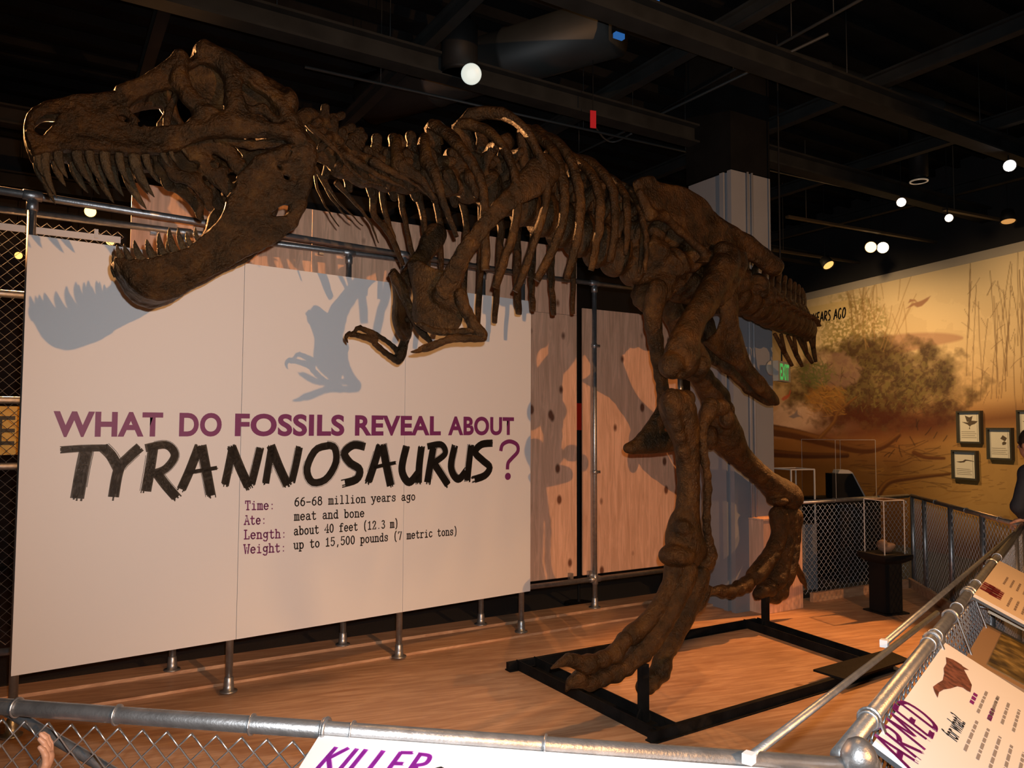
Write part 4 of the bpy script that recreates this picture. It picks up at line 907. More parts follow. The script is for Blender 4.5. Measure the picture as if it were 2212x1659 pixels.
def brush(mb, P, w, fr, off, rng, n=22):
    # dry-brush stroke: a full body with frayed bristle ends and ragged sides
    C = resamp(P, n); t = np.linspace(0, 1, n); L = np.linalg.norm(np.diff(C, axis=0), axis=1).sum()
    body = w*(.80+.08*np.sin(9*t+rng.uniform(0, 6))+.05*rng.normal(size=n)); ribbon(mb, C[1:-1], body[1:-1], fr, off, 0)
    T = np.gradient(C, axis=0); T /= np.linalg.norm(T, axis=1)[:, None]; N = np.c_[-T[:, 1], T[:, 0]]
    for j in range(9):
        o_ = (j-4)/4*.44*w; a = rng.uniform(-.02, .10)*min(1, w/L*3); b_ = 1-rng.uniform(-.06, .10)*min(1, w/L*3)
        e0 = C[0]-T[0]*max(0, -a)*L; i0 = max(0, int(a*n)); i1 = min(n, int(b_*n))
        Q = C[i0:i1]+N[i0:i1]*o_
        if b_ > 1: Q = np.r_[Q, [C[-1]+N[-1]*o_+T[-1]*(b_-1)*L]]
        if a < 0: Q = np.r_[[C[0]+N[0]*o_+T[0]*a*L], Q]
        if len(Q) > 2: ribbon(mb, Q, w*.16*rng.uniform(.6, 1.1), fr, off, 0)
    if rng.random() < .8:                    # a stray hair beside the stroke
        i0 = rng.integers(0, n//3); i1 = rng.integers(2*n//3, n); ribbon(mb, C[i0:i1]+N[i0:i1]*w*.58*rng.choice([-1, 1]), w*.05, fr, off, 0)
frS = (S0, SB, Z, SN)
def zt(x, y): return suv(80+x/2.011, 850+y/2.011)
TY = {'T': [([(100, 245), (200, 238), (312, 236)], 30), ([(215, 235), (195, 330), (172, 462)], 52)],
      'Y': [([(285, 232), (322, 270), (352, 325)], 44), ([(448, 232), (400, 275), (355, 330), (330, 460)], 42)],
      'R': [([(505, 228), (490, 330), (472, 430)], 42), ([(470, 238), (560, 224), (598, 268), (560, 325), (505, 348)], 34), ([(515, 340), (560, 400), (608, 455)], 40)],
      'A': [([(705, 226), (665, 330), (625, 420)], 40), ([(715, 225), (735, 330), (757, 450)], 40), ([(650, 345), (720, 333), (785, 322)], 17)],
      'N': [([(850, 230), (832, 320), (815, 400)], 34), ([(842, 226), (880, 320), (922, 412)], 40), ([(970, 235), (950, 320), (930, 398)], 34)],
      'n': [([(1020, 228), (1006, 310), (992, 395)], 32), ([(1015, 226), (1052, 320), (1090, 402)], 38), ([(1140, 230), (1124, 310), (1106, 385)], 32)],
      'O': [([(1268, 226), (1210, 245), (1172, 325), (1195, 385), (1255, 372), (1298, 300), (1292, 235), (1248, 224)], 32)],
      'S': [([(1425, 232), (1375, 224), (1335, 258), (1358, 300), (1400, 330), (1388, 372), (1325, 392)], 34)],
      'a': [([(1490, 222), (1465, 305), (1437, 390)], 36), ([(1500, 220), (1518, 315), (1537, 405)], 36), ([(1460, 322), (1510, 310), (1560, 300)], 15)],
      'U': [([(1605, 228), (1585, 330), (1615, 385), (1655, 345)], 34), ([(1670, 228), (1660, 310), (1656, 392)], 34)],
      'r': [([(1722, 232), (1708, 310), (1695, 390)], 34), ([(1695, 230), (1755, 222), (1772, 262), (1718, 305)], 28), ([(1722, 300), (1755, 350), (1787, 400)], 34)],
      'u': [([(1815, 225), (1798, 320), (1828, 372), (1865, 335)], 32), ([(1885, 222), (1876, 300), (1868, 382)], 32)],
      's': [([(1978, 216), (1930, 222), (1903, 255), (1935, 290), (1966, 320), (1945, 356), (1890, 376)], 32)]}
rb = np.random.default_rng(3); mb = MB()
for L in TY.values():
    for P, w in L:
        Q = [zt(*p) for p in P]; mid = P[len(P)//2]; sc = np.linalg.norm(zt(mid[0], mid[1]+10)-zt(*mid))/10; brush(mb, Q, w*sc*1.02, frS, .0018, rb, 26)
mb.build('title_lettering', BLACKV, ts)
mb = MB(); sc = np.linalg.norm(zt(2040, 300)-zt(2040, 290))/10
ribbon(mb, resamp([zt(*p) for p in [(2014, 250), (2022, 222), (2052, 208), (2084, 222), (2088, 252), (2062, 282), (2046, 302), (2043, 330)]], 30), 18*sc, frS, .0016, 0)
q = zt(2045, 360); ribbon(mb, [q-[.001, 0], q+[.001, 0]], 31*sc, frS, .0016, 12); mb.build('question_mark', PURPLE, ts)
# heading in bold capitals
def text(body, name, m, parent, o, u, v, n_, width=None, height=.1, bold=.0, shear=0., off=.0015, space=1., align='LEFT', sx=1.):
    cu = bpy.data.curves.new(name, 'FONT'); cu.body = body; cu.size = 1; cu.offset = bold; cu.shear = shear; cu.space_character = space; cu.fill_mode = 'FRONT'; cu.resolution_u = 6
    cu.align_x = align; cu.materials.append(m); ob = bpy.data.objects.new(name, cu); COL.objects.link(ob)
    bpy.context.view_layer.update(); sy = height/.729; wx = ob.dimensions.x
    sX = width/wx if width else sy*sx
    me = bpy.data.meshes.new_from_object(ob.evaluated_get(bpy.context.evaluated_depsgraph_get())); me.name = name; bpy.data.objects.remove(ob); bpy.data.curves.remove(cu)
    ob = bpy.data.objects.new(name, me); COL.objects.link(ob)
    M_ = Matrix.Identity(4); ob.parent = parent; loc = np.asarray(o)+np.asarray(n_)*off-origin(parent)
    for i in range(3): M_[i][0], M_[i][1], M_[i][2], M_[i][3] = u[i]*sX, v[i]*sy, n_[i], loc[i]
    ob.matrix_local = M_; return ob
hA, hB, hT = suv(118, 941), suv(1113, 938), suv(118, 887)
for wd_, x0, x1 in (('WHAT', 118, 355), ('DO', 384, 476), ('FOSSILS', 504, 741), ('REVEAL', 764, 950), ('ABOUT', 970, 1112)):
    a_, b_ = suv(x0, 940), suv(x1, 939); text(wd_, 'heading_lettering', PURPLE, ts, S0+SB*a_[0]+Z*(hA[1]+hB[1])/2, SB, Z, SN, b_[0]-a_[0], hT[1]-hA[1], .036, space=1.05)
# typewriter lines: slab-serif glyphs drawn stroke by stroke
def arc(cx, cy, rx, ry, a0, a1, n=10): return [(cx+rx*math.cos(math.radians(a0+(a1-a0)*i/n)), cy+ry*math.sin(math.radians(a0+(a1-a0)*i/n))) for i in range(n+1)]
bowl = arc(5, 4.6, 3.6, 4.8, 0, 360, 16)
GL = {'T': [[(5, 0), (5, 14)], [(1, 10.5), (1, 14), (9, 14), (9, 10.5)], [(3, 0), (7, 0)]], 'i': [[(5, 0), (5, 9.4), (2.5, 9.4)], [(2, 0), (8, 0)], [(5, 12.8), (5, 13.2)]],
      'm': [[(1.4, 0), (1.4, 9.4), (.2, 9.4)], [(1.4, 8), (3, 9.6), (5, 9), (5, 0)], [(5, 8), (6.6, 9.6), (8.6, 9), (8.6, 0)], [(.2, 0), (2.4, 0)], [(4.2, 0), (6, 0)], [(7.8, 0), (9.8, 0)]],
      'e': [[(1.5, 5), (8.6, 5)] + arc(5, 4.7, 3.6, 4.8, 5, 320, 14)], 'A': [[(1, 0), (5, 14), (9, 0)], [(2.6, 5), (7.4, 5)], [(0, 0), (2.6, 0)], [(7.4, 0), (10, 0)], [(3, 14), (5, 14)]],
      't': [[(4, 13), (4, 2), (5, 0), (7, -.2), (8.6, 1.4)], [(1.4, 9.4), (8, 9.4)]], 'L': [[(3, 0), (3, 14)], [(1, 14), (5, 14)], [(1, 0), (9, 0), (9, 3.6)]],
      'n': [[(2.2, 0), (2.2, 9.4), (.6, 9.4)], [(2.2, 7.6), (4.6, 9.6), (7.4, 8.8), (7.8, 6.5), (7.8, 0)], [(.6, 0), (4, 0)], [(6.2, 0), (9.6, 0)]],
      'g': [arc(4.8, 5.6, 3.2, 3.8, 0, 360, 14), [(8, 9.4), (9.4, 9.4)], [(8, 9.4), (8, -1.5), (6.5, -4), (3.5, -4.2), (1.5, -2.8)]], 'h': [[(2.2, 0), (2.2, 14), (.6, 14)], [(2.2, 7.6), (4.6, 9.6), (7.4, 8.8), (7.8, 6.5), (7.8, 0)], [(.6, 0), (4, 0)], [(6.2, 0), (9.6, 0)]],
      'W': [[(1, 14), (2.8, 0), (5, 9), (7.2, 0), (9, 14)], [(-.2, 14), (2.4, 14)], [(7.6, 14), (10.2, 14)]], '6': [arc(5, 4.2, 3.5, 4.3, 0, 360, 14), [(7.6, 13.6), (4.4, 12.4), (2, 8.6), (1.5, 4.4)]],
      '-': [[(1.6, 5.6), (8.4, 5.6)]], '8': [arc(5, 3.7, 3.6, 3.9, 0, 360, 14), arc(5, 10.6, 2.9, 3.1, 0, 360, 14)], 'l': [[(5, 0), (5, 14), (2.5, 14)], [(2, 0), (8, 0)]], 'o': [bowl],
      'y': [[(1.4, 9.4), (5.2, .6)], [(8.8, 9.4), (4.4, -3), (2.6, -4.4), (1, -3.8)], [(0, 9.4), (3, 9.4)], [(7.2, 9.4), (10, 9.4)]],
      'a': [[(1.8, 8), (3.4, 9.5), (6, 9.4), (7.2, 7.8), (7.2, 1.4), (8, 0), (9.6, .4)], [(7.2, 5.6), (4, 5.4), (1.6, 4.2), (1.4, 1.8), (3, -.1), (5.2, .2), (7.2, 2)]],
      'r': [[(3, 0), (3, 9.4), (1, 9.4)], [(3, 6.8), (5, 9), (7.4, 9.5), (8.8, 8.4)], [(1, 0), (6, 0)]],
      's': [[(8, 6.8), (8, 9), (5, 9.6), (2.4, 8.6), (2.2, 6.6), (4.4, 5.2), (7, 4.4), (8.2, 2.6), (7, .4), (4.8, -.2), (2, .6), (1.8, 2.8)]],
      'b': [[(2.2, 0), (2.2, 14), (.6, 14)], arc(5.4, 4.7, 3.3, 4.8, 165, -165, 14)], 'u': [[(.6, 9.4), (2.2, 9.4), (2.2, 2.6), (3.4, 0), (5.8, .2), (7.8, 2.4)], [(6.4, 9.4), (7.8, 9.4), (7.8, 0), (9.6, 0)]],
      '4': [[(7, 0), (7, 13.8), (1, 4.4), (9, 4.4)], [(5, 0), (9, 0)]], '0': [arc(5, 6.8, 3.5, 7, 0, 360, 16)], 'f': [[(4, 0), (4, 11), (5, 13.6), (7, 14), (8.6, 13)], [(1.4, 9.4), (7.6, 9.4)], [(1.6, 0), (7, 0)]],
      '(': [[(7, 16), (4.6, 12), (4, 6.4), (4.8, 0), (7, -3)]], ')': [[(3, 16), (5.4, 12), (6, 6.4), (5.2, 0), (3, -3)]], '1': [[(2.4, 11.6), (5, 13.8), (5, 0)], [(2, 0), (8, 0)]],
      '2': [[(1.8, 10.6), (2.8, 13.2), (5.4, 14), (7.8, 12.6), (8, 9.8), (5.4, 5.4), (1.6, 0), (8.4, 0), (8.4, 2.4)]], '.': [[(5, .3), (5, .5)]], ',': [[(5.2, .6), (4.2, -2.8)]],
      '3': [[(2, 12.4), (4.6, 14), (7.4, 12.8), (7.4, 9.4), (4.6, 7.6), (7.8, 6), (8.2, 2.8), (6.2, .2), (3.4, 0), (1.6, 1.8)]], 'd': [[(7.8, 0), (7.8, 14), (6.2, 14)], arc(4.6, 4.7, 3.3, 4.8, 15, 345, 14), [(7.8, 0), (9.6, 0)]],
      'p': [[(2.2, -4.2), (2.2, 9.4), (.6, 9.4)], arc(5.4, 4.7, 3.3, 4.8, 165, -165, 14), [(.6, -4.2), (4.4, -4.2)]], '5': [[(8, 14), (2.4, 14), (2, 7.8), (5.4, 9), (8.2, 7.4), (8.4, 3.4), (6.2, .2), (3.4, 0), (1.6, 1.8)]],
      '7': [[(1.6, 11.6), (1.6, 14), (8.6, 14), (4.6, 0)]], 'c': [arc(5.2, 4.7, 3.7, 4.8, 40, 325, 14)], ':': [[(5, 1), (5, 1.3)], [(5, 8), (5, 8.3)]]}
def typed(mb, s, p0, p1, h, fr, wd, off=.0016):
    p0 = np.asarray(p0); p1 = np.asarray(p1); adv = (p1-p0)/len(s); dx = adv/11.
    up = np.array([-.02, 1.])*h/14
    for i, ch in enumerate(s):
        for st in GL.get(ch, []):
            Q = np.array([p0+adv*i+dx*x+up*y for x, y in st]); ribbon(mb, Q, wd, fr, off, 6)
            for q in Q[1:-1]: ribbon(mb, [q-[1e-4, 0], q+[1e-4, 0]], wd, fr, off, 6)
mbp, mbk = MB(), MB()
for lt, a, b_, y0, y1, rt, c_, d_, y2, y3 in (('Time:', 903, 1035, 505, 503, '66-68 million years ago', 1117, 1645, 489, 462), ('Ate:', 900, 998, 569, 566, 'meat and bone', 1117, 1424, 551, 535), ('Length:', 898, 1086, 632, 626, 'about 40 feet (12.3 m)', 1115, 1572, 615, 580), ('Weight:', 898, 1084, 695, 686, 'up to 15,500 pounds (7 metric tons)', 1114, 1828, 676, 612)):
    typed(mbp, lt, zt(a, y0), zt(b_, y1), .056, frS, .0085); typed(mbk, rt, zt(c_, y2), zt(d_, y3), .056, frS, .0085)
mbp.build('fact_labels', PURPLE, ts); mbk.build('fact_lettering', BLACKV, ts)
# ================================================================== mural
HN = np.random.default_rng(11).random((8, 96, 96))
def vnoise(X, Y, f, sd=0):
    x, y = X*f+37.7*sd+500, Y*f+11.3*sd+500; i, j = np.floor(x).astype(int), np.floor(y).astype(int); a, b_ = x-i, y-j; a = a*a*(3-2*a); b_ = b_*b_*(3-2*b_); H = HN[sd % 8]
    g = lambda p, q: H[(i+p) % 96, (j+q) % 96]
    return (g(0, 0)*(1-a)+g(1, 0)*a)*(1-b_)+(g(0, 1)*(1-a)+g(1, 1)*a)*b_
def fbm(X, Y, f, sd=0, o=4): return sum(vnoise(X, Y, f*2**k, sd+k)*.5**k for k in range(o))/sum(.5**k for k in range(o))
def lin(c): return np.array(rgb(*c)[:3])
NU, NV = 620, 470
muL = hit(1560, 900, M0, MN) @ MD - M0 @ MD; muR = ML + 1.6
U, Vv = np.meshgrid(np.linspace(muL, muR, NU), np.linspace(.0, 1, NV), indexing='ij')
mt0, mt1 = hit(1790, 634, M0, MN)[2], hit(2212, 547, M0, MN)[2]; vtop = (mt0+mt1)/2
PM = M0 + MD*U[..., None] + Z*(-.098+Vv*(vtop+.098))[..., None]
pp = topx(PM); X, Y = pp[..., 0], pp[..., 1]
Cc = np.zeros(X.shape+(3,))
st = [(540, (238, 214, 168)), (640, (236, 210, 160)), (760, (232, 200, 146)), (850, (214, 172, 116)), (900, (176, 116, 66)), (950, (150, 96, 46)), (1010, (112, 72, 28)), (1060, (118, 78, 28)), (1120, (100, 64, 24)), (1300, (52, 32, 14))]
for k in range(3): Cc[..., k] = np.interp(Y, [s[0] for s in st], [lin(s[1])[k] for s in st])
def lay(mask, col, a=1.): 
    global Cc
    mk = np.clip(mask*a, 0, 1)[..., None]; Cc = Cc*(1-mk)+lin(col)*mk
def soft(d, w): return np.clip(.5-d/w, 0, 1)
def lined(P): return line_d(P, X, Y)
lay(soft(X-1800, 160)*soft(870-Y, 30)*soft(Y-935, 30), (232, 190, 160), .75)                 # pale pink shore at the left
rt = soft(2020-X, 160)
lay(rt*soft(900-Y, 200)*soft(Y-1140, 80), (196, 152, 84), .8)                              # paler ground on the right
n1 = fbm(X, Y, .03, 1); n2 = fbm(X, Y, .11, 2); n3 = fbm(X, Y, .035, 5); n4 = fbm(X, Y, .25, 4, 2)
lay(soft(np.abs(Y-930+.1*(X-1900))-18, 40)*soft(1740-X, 50), (96, 42, 16), .7)
lay((n3 > .52)*soft(640-Y, 60)*soft(Y-1100, 60)*1., (150, 110, 60), .10)
# animal's long back rising above the bushes
spin = np.where((X > 1872) & (X < 2082), 1, 0)*soft(np.abs(Y-(756-26*np.sin(np.clip((X-1872)/200, 0, 1)*1.5)))-(26*np.sqrt(np.clip((2082-X)/210, 0, 1)))*np.sqrt(np.clip((X-1868)/40, 0, 1)), 6)
lay(spin, (166, 108, 84), .6); lay(spin*soft(755-Y, 14), (190, 130, 92), .5)
# pale trees, then the dense bush
e = ((X-1845)/75)**2+((Y-720)/85)**2; lay(soft(e-1+.9*(n2-.5), .8)*(n4 > .40), (168, 146, 78), .6); lay(soft(e-.8+.9*(n2-.5), .8)*(n4 > .56), (128, 112, 48), .55)
e = ((X-1905)/190)**2+((Y-830)/92)**2; b1 = soft(e-.95+1.5*(n1-.5)+.5*(n2-.5), .75); lay(b1, (106, 74, 34), .75); n5 = fbm(X+6*n2, Y+9*n1, .16, 3, 4); lay(b1*soft(.50-n2, .3), (104, 86, 42), .6); lay(b1*soft(.52-n5, .12), (122, 104, 54), .6); lay(b1*soft(n5-.46, .12), (70, 44, 22), .65); lay(b1*soft(n1-.45, .15), (58, 34, 16), .45)
lay(b1*soft(860-Y, 60)*(n2 < .52), (78, 40, 14), .6)
e = ((X-1800)/60)**2+((Y-800)/40)**2; lay(soft(e-1+.8*(n2-.5), .5), (176, 132, 108), .45)
e = ((X-1785)/42)**2+((Y-862)/30)**2; lay(soft(e-1+.8*(n2-.5), .7), (164, 108, 44), .6)
e = ((X-1765)/38)**2+((Y-808)/26)**2; lay(soft(e-1+.8*(n2-.5), .5)*(n4 > .42), (112, 108, 52), .7)
lay(soft(np.abs(Y-905-.04*(X-1900)-20*(n1-.5))-26, 40)*soft(1775-X, 60)*soft(X-2060, 60), (84, 32, 12), .75)
# fern fronds, twigs, reeds
rm = np.random.default_rng(5)
def strokes(n, box, ang, L, w, col, a, bend=.15):
    for _ in range(n):
        x, y = rm.uniform(box[0], box[2]), rm.uniform(box[1], box[3]); t = math.radians(rm.uniform(*ang)); l = rm.uniform(*L); b_ = rm.normal()*bend
        P = [(x+l*f*math.cos(t+b_*f), y-l*f*math.sin(t+b_*f)) for f in np.linspace(0, 1, 5)]
        xs = [p[0] for p in P]; ys_ = [p[1] for p in P]
        mk = (X > min(xs)-4) & (X < max(xs)+4) & (Y > min(ys_)-4) & (Y < max(ys_)+4)
        if not mk.any(): continue
        dd = line_d(P, X[mk], Y[mk]); al = np.clip((1-dd/w)*1.4, 0, 1)*a; Cc[mk] = Cc[mk]*(1-al[:, None])+lin(col)*al[:, None]
strokes(34, (2085, 700, 2260, 900), (84, 97), (120, 260), 1.5, (118, 84, 50), .65, .05)
strokes(40, (2090, 620, 2260, 880), (40, 140), (14, 46), 1.1, (124, 88, 52), .6)
strokes(26, (1850, 640, 1960, 760), (60, 125), (40, 110), 1.6, (170, 128, 74), .5, .1)
strokes(16, (1840, 700, 1870, 745), (70, 110), (60, 120), 2.2, (150, 118, 66), .4, .08)
strokes(120, (1760, 780, 2040, 890), (20, 160), (7, 16), 1.3, (132, 116, 54), .4)
strokes(130, (1770, 790, 2050, 895), (20, 160), (7, 16), 1.4, (66, 44, 18), .5)
strokes(60, (1735, 790, 1790, 840), (100, 190), (14, 34), 1.2, (96, 98, 50), .6)
strokes(50, (1750, 840, 1830, 900), (110, 200), (12, 30), 1.3, (186, 128, 52), .45)
strokes(60, (1820, 960, 2060, 1060), (-10, 20), (16, 60), 1.6, (66, 36, 12), .5)
strokes(40, (1840, 1010, 2110, 1090), (-8, 16), (20, 60), 1.6, (152, 106, 44), .4)
strokes(30, (2090, 990, 2230, 1120), (-8, 16), (8, 16), 1.2, (110, 74, 36), .6)
strokes(10, (1900, 900, 2050, 990), (30, 120), (12, 26), 1.5, (52, 28, 10), .8)
# fallen trunks and the big root
def trunk(P, w0, w1, dark, lite):
    C = crom(np.array(P, float), 24); d = np.full(X.shape, 1e9); 
    for i in range(23):
        w = w0+(w1-w0)*i/22; d = np.minimum(d, line_d(C[i:i+2], X, Y)-w)
    lay(soft(d, 3), dark, .95); d2 = line_d(C-[0, w0*.45], X, Y)-w0*.3; lay(soft(d2, 4)*soft(d, 3), lite, .6)
trunk([(1660, 928), (1720, 938), (1790, 956), (1860, 972), (1905, 966), (1942, 940)], 13, 5, (88, 46, 16), (150, 96, 46))
trunk([(1660, 978), (1740, 984), (1830, 984)], 9, 5, (70, 34, 12), (116, 70, 30))
trunk([(1770, 948), (1800, 915), (1812, 890), (1850, 858)], 5, 2, (110, 66, 28), (156, 104, 52))
trunk([(1893, 1075), (1920, 1042), (1975, 1032), (2052, 1024)], 8, 3, (76, 40, 12), (140, 92, 36))
trunk([(1975, 978), (2000, 988), (2040, 990)], 5, 3, (92, 50, 20), (120, 72, 30))
def shape(P, col, a=.9): lay(soft(poly_sd(np.array(P, float), X, Y), 2.5), col, a)
shape([(1957, 667), (1972, 655), (1984, 652), (1992, 649), (2011, 639), (2004, 650), (1992, 661), (1982, 664), (1975, 660)], (166, 116, 84)); shape([(1962, 655), (1966, 646), (1978, 648), (1984, 655), (1974, 650)], (166, 116, 84))
shape([(1704, 900), (1716, 894), (1722, 886), (1724, 895), (1731, 900), (1722, 901), (1714, 904)], (120, 108, 112), .8)
shape([(1688, 862), (1694, 856), (1704, 852), (1707, 842), (1709, 844), (1706, 856), (1700, 862), (1692, 866)], (200, 80, 50), .8)
shape([(1745, 664), (1832, 648), (1835, 684), (1745, 702)], (226, 196, 132), .9)            # paler strip behind the caption
Cc += (fbm(X, Y, .4, 6, 2)[..., None]-.5)*.03*Cc.mean(); Cc = np.clip(Cc, 0, 1)
mu = thing('mural', M0+MD*(ML/2), 'painted swamp mural with bushes, reeds and a fallen trunk covering the right wall', 'mural')
idx = np.arange(NU*NV).reshape(NU, NV); Q = np.stack([idx[:-1, :-1], idx[1:, :-1], idx[1:, 1:], idx[:-1, 1:]], -1).reshape(-1, 4)
MUM = mat('mural_paint', (.5, .4, .25), .62); a_ = MUM.node_tree.nodes.new('ShaderNodeAttribute'); a_.attribute_name = 'paint'; MUM.node_tree.links.new(a_.outputs['Color'], MUM.node_tree.nodes['Principled BSDF'].inputs['Base Color'])
mo = mesh_obj('painting', (PM+MN*.004).reshape(-1, 3), Q, MUM, mu, False)
ca = mo.data.color_attributes.new('paint', 'FLOAT_COLOR', 'POINT'); ca.data.foreach_set('color', np.c_[Cc.reshape(-1, 3), np.ones(NU*NV)].astype(np.float32).ravel())
# brush capitals for captions
BG = {'A': (.62, [[(0, 0), (.32, 1)], [(.32, 1), (.60, 0)], [(.12, .36), (.52, .40)]]), 'D': (.6, [[(.1, 1), (.06, 0)], [(.0, .98), (.4, .85), (.52, .45), (.35, .08), (.0, .02)]]), 'E': (.52, [[(.1, 1), (.05, 0)], [(.08, .97), (.5, 1)], [(.08, .52), (.42, .54)], [(.04, .03), (.48, .05)]]),
      'G': (.6, [[(.52, .86), (.3, 1), (.06, .6), (.1, .12), (.36, .02), (.52, .3), (.3, .42)]]), 'I': (.2, [[(.12, 1), (.06, 0)]]), 'K': (.56, [[(.1, 1), (.04, 0)], [(.52, 1), (.1, .46)], [(.16, .5), (.52, .0)]]), 'L': (.46, [[(.1, 1), (.05, .02)], [(.03, .03), (.44, .06)]]),
      'M': (.78, [[(.08, 0), (.16, 1)], [(.16, 1), (.38, .3)], [(.38, .3), (.64, 1)], [(.64, 1), (.70, 0)]]), 'N': (.66, [[(.04, 0), (.1, 1)], [(.1, 1), (.5, 0)], [(.5, 0), (.58, 1)]]), 'O': (.66, [[(.36, 1), (.08, .65), (.1, .15), (.36, .02), (.58, .4), (.5, .9), (.3, .98)]]),
      'R': (.58, [[(.1, 1), (.05, 0)], [(.02, .97), (.42, .92), (.44, .62), (.1, .5)], [(.16, .5), (.54, .0)]]), 'S': (.5, [[(.46, .9), (.2, 1), (.06, .74), (.4, .42), (.34, .08), (.02, .06)]]), 'Y': (.58, [[(.0, 1), (.26, .52)], [(.56, 1), (.26, .5), (.2, 0)]]), ' ': (.34, [])}
def brushtext(s, mb, o, u, v, n_, h, w, rng, off=.002, slant=.12, width=None, n=10):
    tot = sum(BG[c][0]+.12 for c in s); k = (width/h/tot) if width else 1.; x = 0
    for ch in s:
        for st_ in BG[ch][1]:
            P = np.array([((x+q[0]+slant*q[1])*k*h, q[1]*h) for q in st_]); brush(mb, P, w, (np.asarray(o), np.asarray(u), np.asarray(v), np.asarray(n_)), off, rng, n)
        x += BG[ch][0]+.12
qa = hit(1829, 686, M0, MN); qh = hit(1829, 663, M0, MN); qb = hit(1757, 694, M0, MN); MT = MD if (topx(M0+MD)[0] > topx(M0)[0]) else -MD
h_ = qh[2]-qa[2]; per = np.linalg.norm(qa-qb)/sum(BG[c][0]+.12 for c in 'YEARS AGO'); full = per*sum(BG[c][0]+.12 for c in 'MILLION YEARS AGO')
mb = MB(); brushtext('MILLION YEARS AGO', mb, hpt(qa, qa[2])-MT*full, MT, Z, MN, h_, h_*.15, np.random.default_rng(2), .008, .12, full)
mb.build('caption_lettering', BLACKV, mu)
# framed specimen cards on the mural
CARD = mat('card_paper', (.74, .68, .52), .7); FRM = mat('frame_dark', (.05, .045, .03), .5); INK = mat('ink_brown', (.10, .07, .04), .7); GLZ = acrylic()
def card(x0, y0, x1, y1, lb, pic):
    a = hit(x0, y1, M0+MN*.06, MN); c_ = hit(x1, y0, M0+MN*.06, MN); w = abs((c_-a) @ MT); h = hit(x0, y0, M0+MN*.06, MN)[2]-a[2]; ce = a+MT*w/2+Z*h/2-MN*.024
    f = thing('framed_card', ce, lb, 'framed card', 'framed specimen cards on the mural')
    mb = MB()
    for s in (-1, 1): mb.box(ce+MT*s*(w/2-.012)+MN*.0, MT*.012, MN*.03, Z*h/2); mb.box(ce+Z*s*(h/2-.012), MT*(w/2-.024), MN*.03, Z*.012)
    mb.build('frame', FRM, f); MB().box(ce-MN*.012, MT*(w/2-.02), MN*.004, Z*(h/2-.02)).build('card', CARD, f)
    o = ce-MN*.006; mb = MB(); fr = (o, MT, Z, MN)
    for P in pic: mb.add([o+MT*p[0]*w+Z*p[1]*h for p in P], [list(range(len(P)))])
    mb.build('specimen_picture', INK, f); mb = MB()
    for j in range(4): ribbon(mb, [(-.36*w, (-.14-.06*j)*h), ((.2+.06*(j % 2))*w, (-.14-.06*j)*h)], .005, fr, .0005, 0)
    ribbon(mb, [(.30*w, -.44*h), (.30*w, .44*h)], .004, fr, .0005, 0); mb.build('printed_lines', mat('ink_grey', (.30, .26, .18), .7), f)
bird = [[(-.34, .16), (-.1, .14), (.05, .2), (.34, .18), (.2, .1), (.05, .06), (0, .02), (-.1, .08)], [(-.12, .16), (-.2, .36), (-.02, .30), (.12, .34), (.06, .18)], [(0, .06), (-.04, -.06), (0, -.06)]]
slab = [[(.0, .16), (.18, .08), (.26, .18), (.1, .27)], [(.08, -.04), (.2, -.02), (.24, .04), (.14, .08), (.06, .03)]]
worm = [[(-.36, .10), (-.1, .13), (.0, .19), (.34, .15), (.34, .13), (.04, .15), (-.04, .09), (-.2, .07)]]
card(2067, 888, 2117, 957, 'framed card with a long-legged bird on the mural, uppermost left of the cards', bird)
card(2132, 924, 2184, 992, 'framed card with two brown slabs on the mural, right of the bird card', slab)
card(2056, 972, 2108, 1034, 'framed card with a thin branching shape on the mural, lowest of the cards', worm)
card(2197, 886, 2250, 955, 'framed card on the mural cut by the right edge of the photo', bird)

# ================================================================== barriers
RZ = .98
def barrier(name, a, b_, lb, posts, mesh_span, ties, rr=.021, wire=.0025, pitch=.068, zb=.05, post_r=.024):
    a, b_ = np.asarray(a), np.asarray(b_); d = nz(b_-a); L = np.linalg.norm(b_-a); t = thing(name, (a+b_)/2, lb, 'barrier fence')
    MB().tube([hpt(a, RZ), hpt(b_, RZ)], rr, 18).build('top_rail', STEEL, t, True)
    for s in posts: MB().tube([hpt(a+d*s, -.10), hpt(a+d*s, RZ-.0)], post_r, 14).build('post', STEEL, t, True)
    chainlink2(MB(), a+d*mesh_span[0], d, mesh_span[1]-mesh_span[0], zb, RZ-rr-.012, pitch, wire, 6).build('wire_mesh', WIRE, t, True)
    for s in ties: MB().torus(hpt(a+d*s, RZ), d, rr+.003, .003, 18, 6).build('tie_ring', WIRE, t, True)
    return t, d
def along(a, d, x, y): return (atz(x, y, RZ)-np.asarray(a)) @ d
fl = FA-FD*1.9
bt, _ = barrier('barrier_fence', fl, FC, 'chain link barrier with a thick pipe rail across the bottom of the photo', [.4], (.02, along(fl, FD, 1760, 1655)), [along(fl, FD, x, y) for x, y in ((45, 1525), (262, 1540), (557, 1556), (770, 1573), (1180, 1608))], wire=.0029)
p = hpt(fl+FD*along(fl, FD, 717, 1565), RZ); mb = MB(); mb.torus(p, FD, .026, .0055, 20, 8); mb.torus(p-FD*.006, FD, .0255, .004, 20, 8); mb.build('post_loop', STEEL, bt, True)
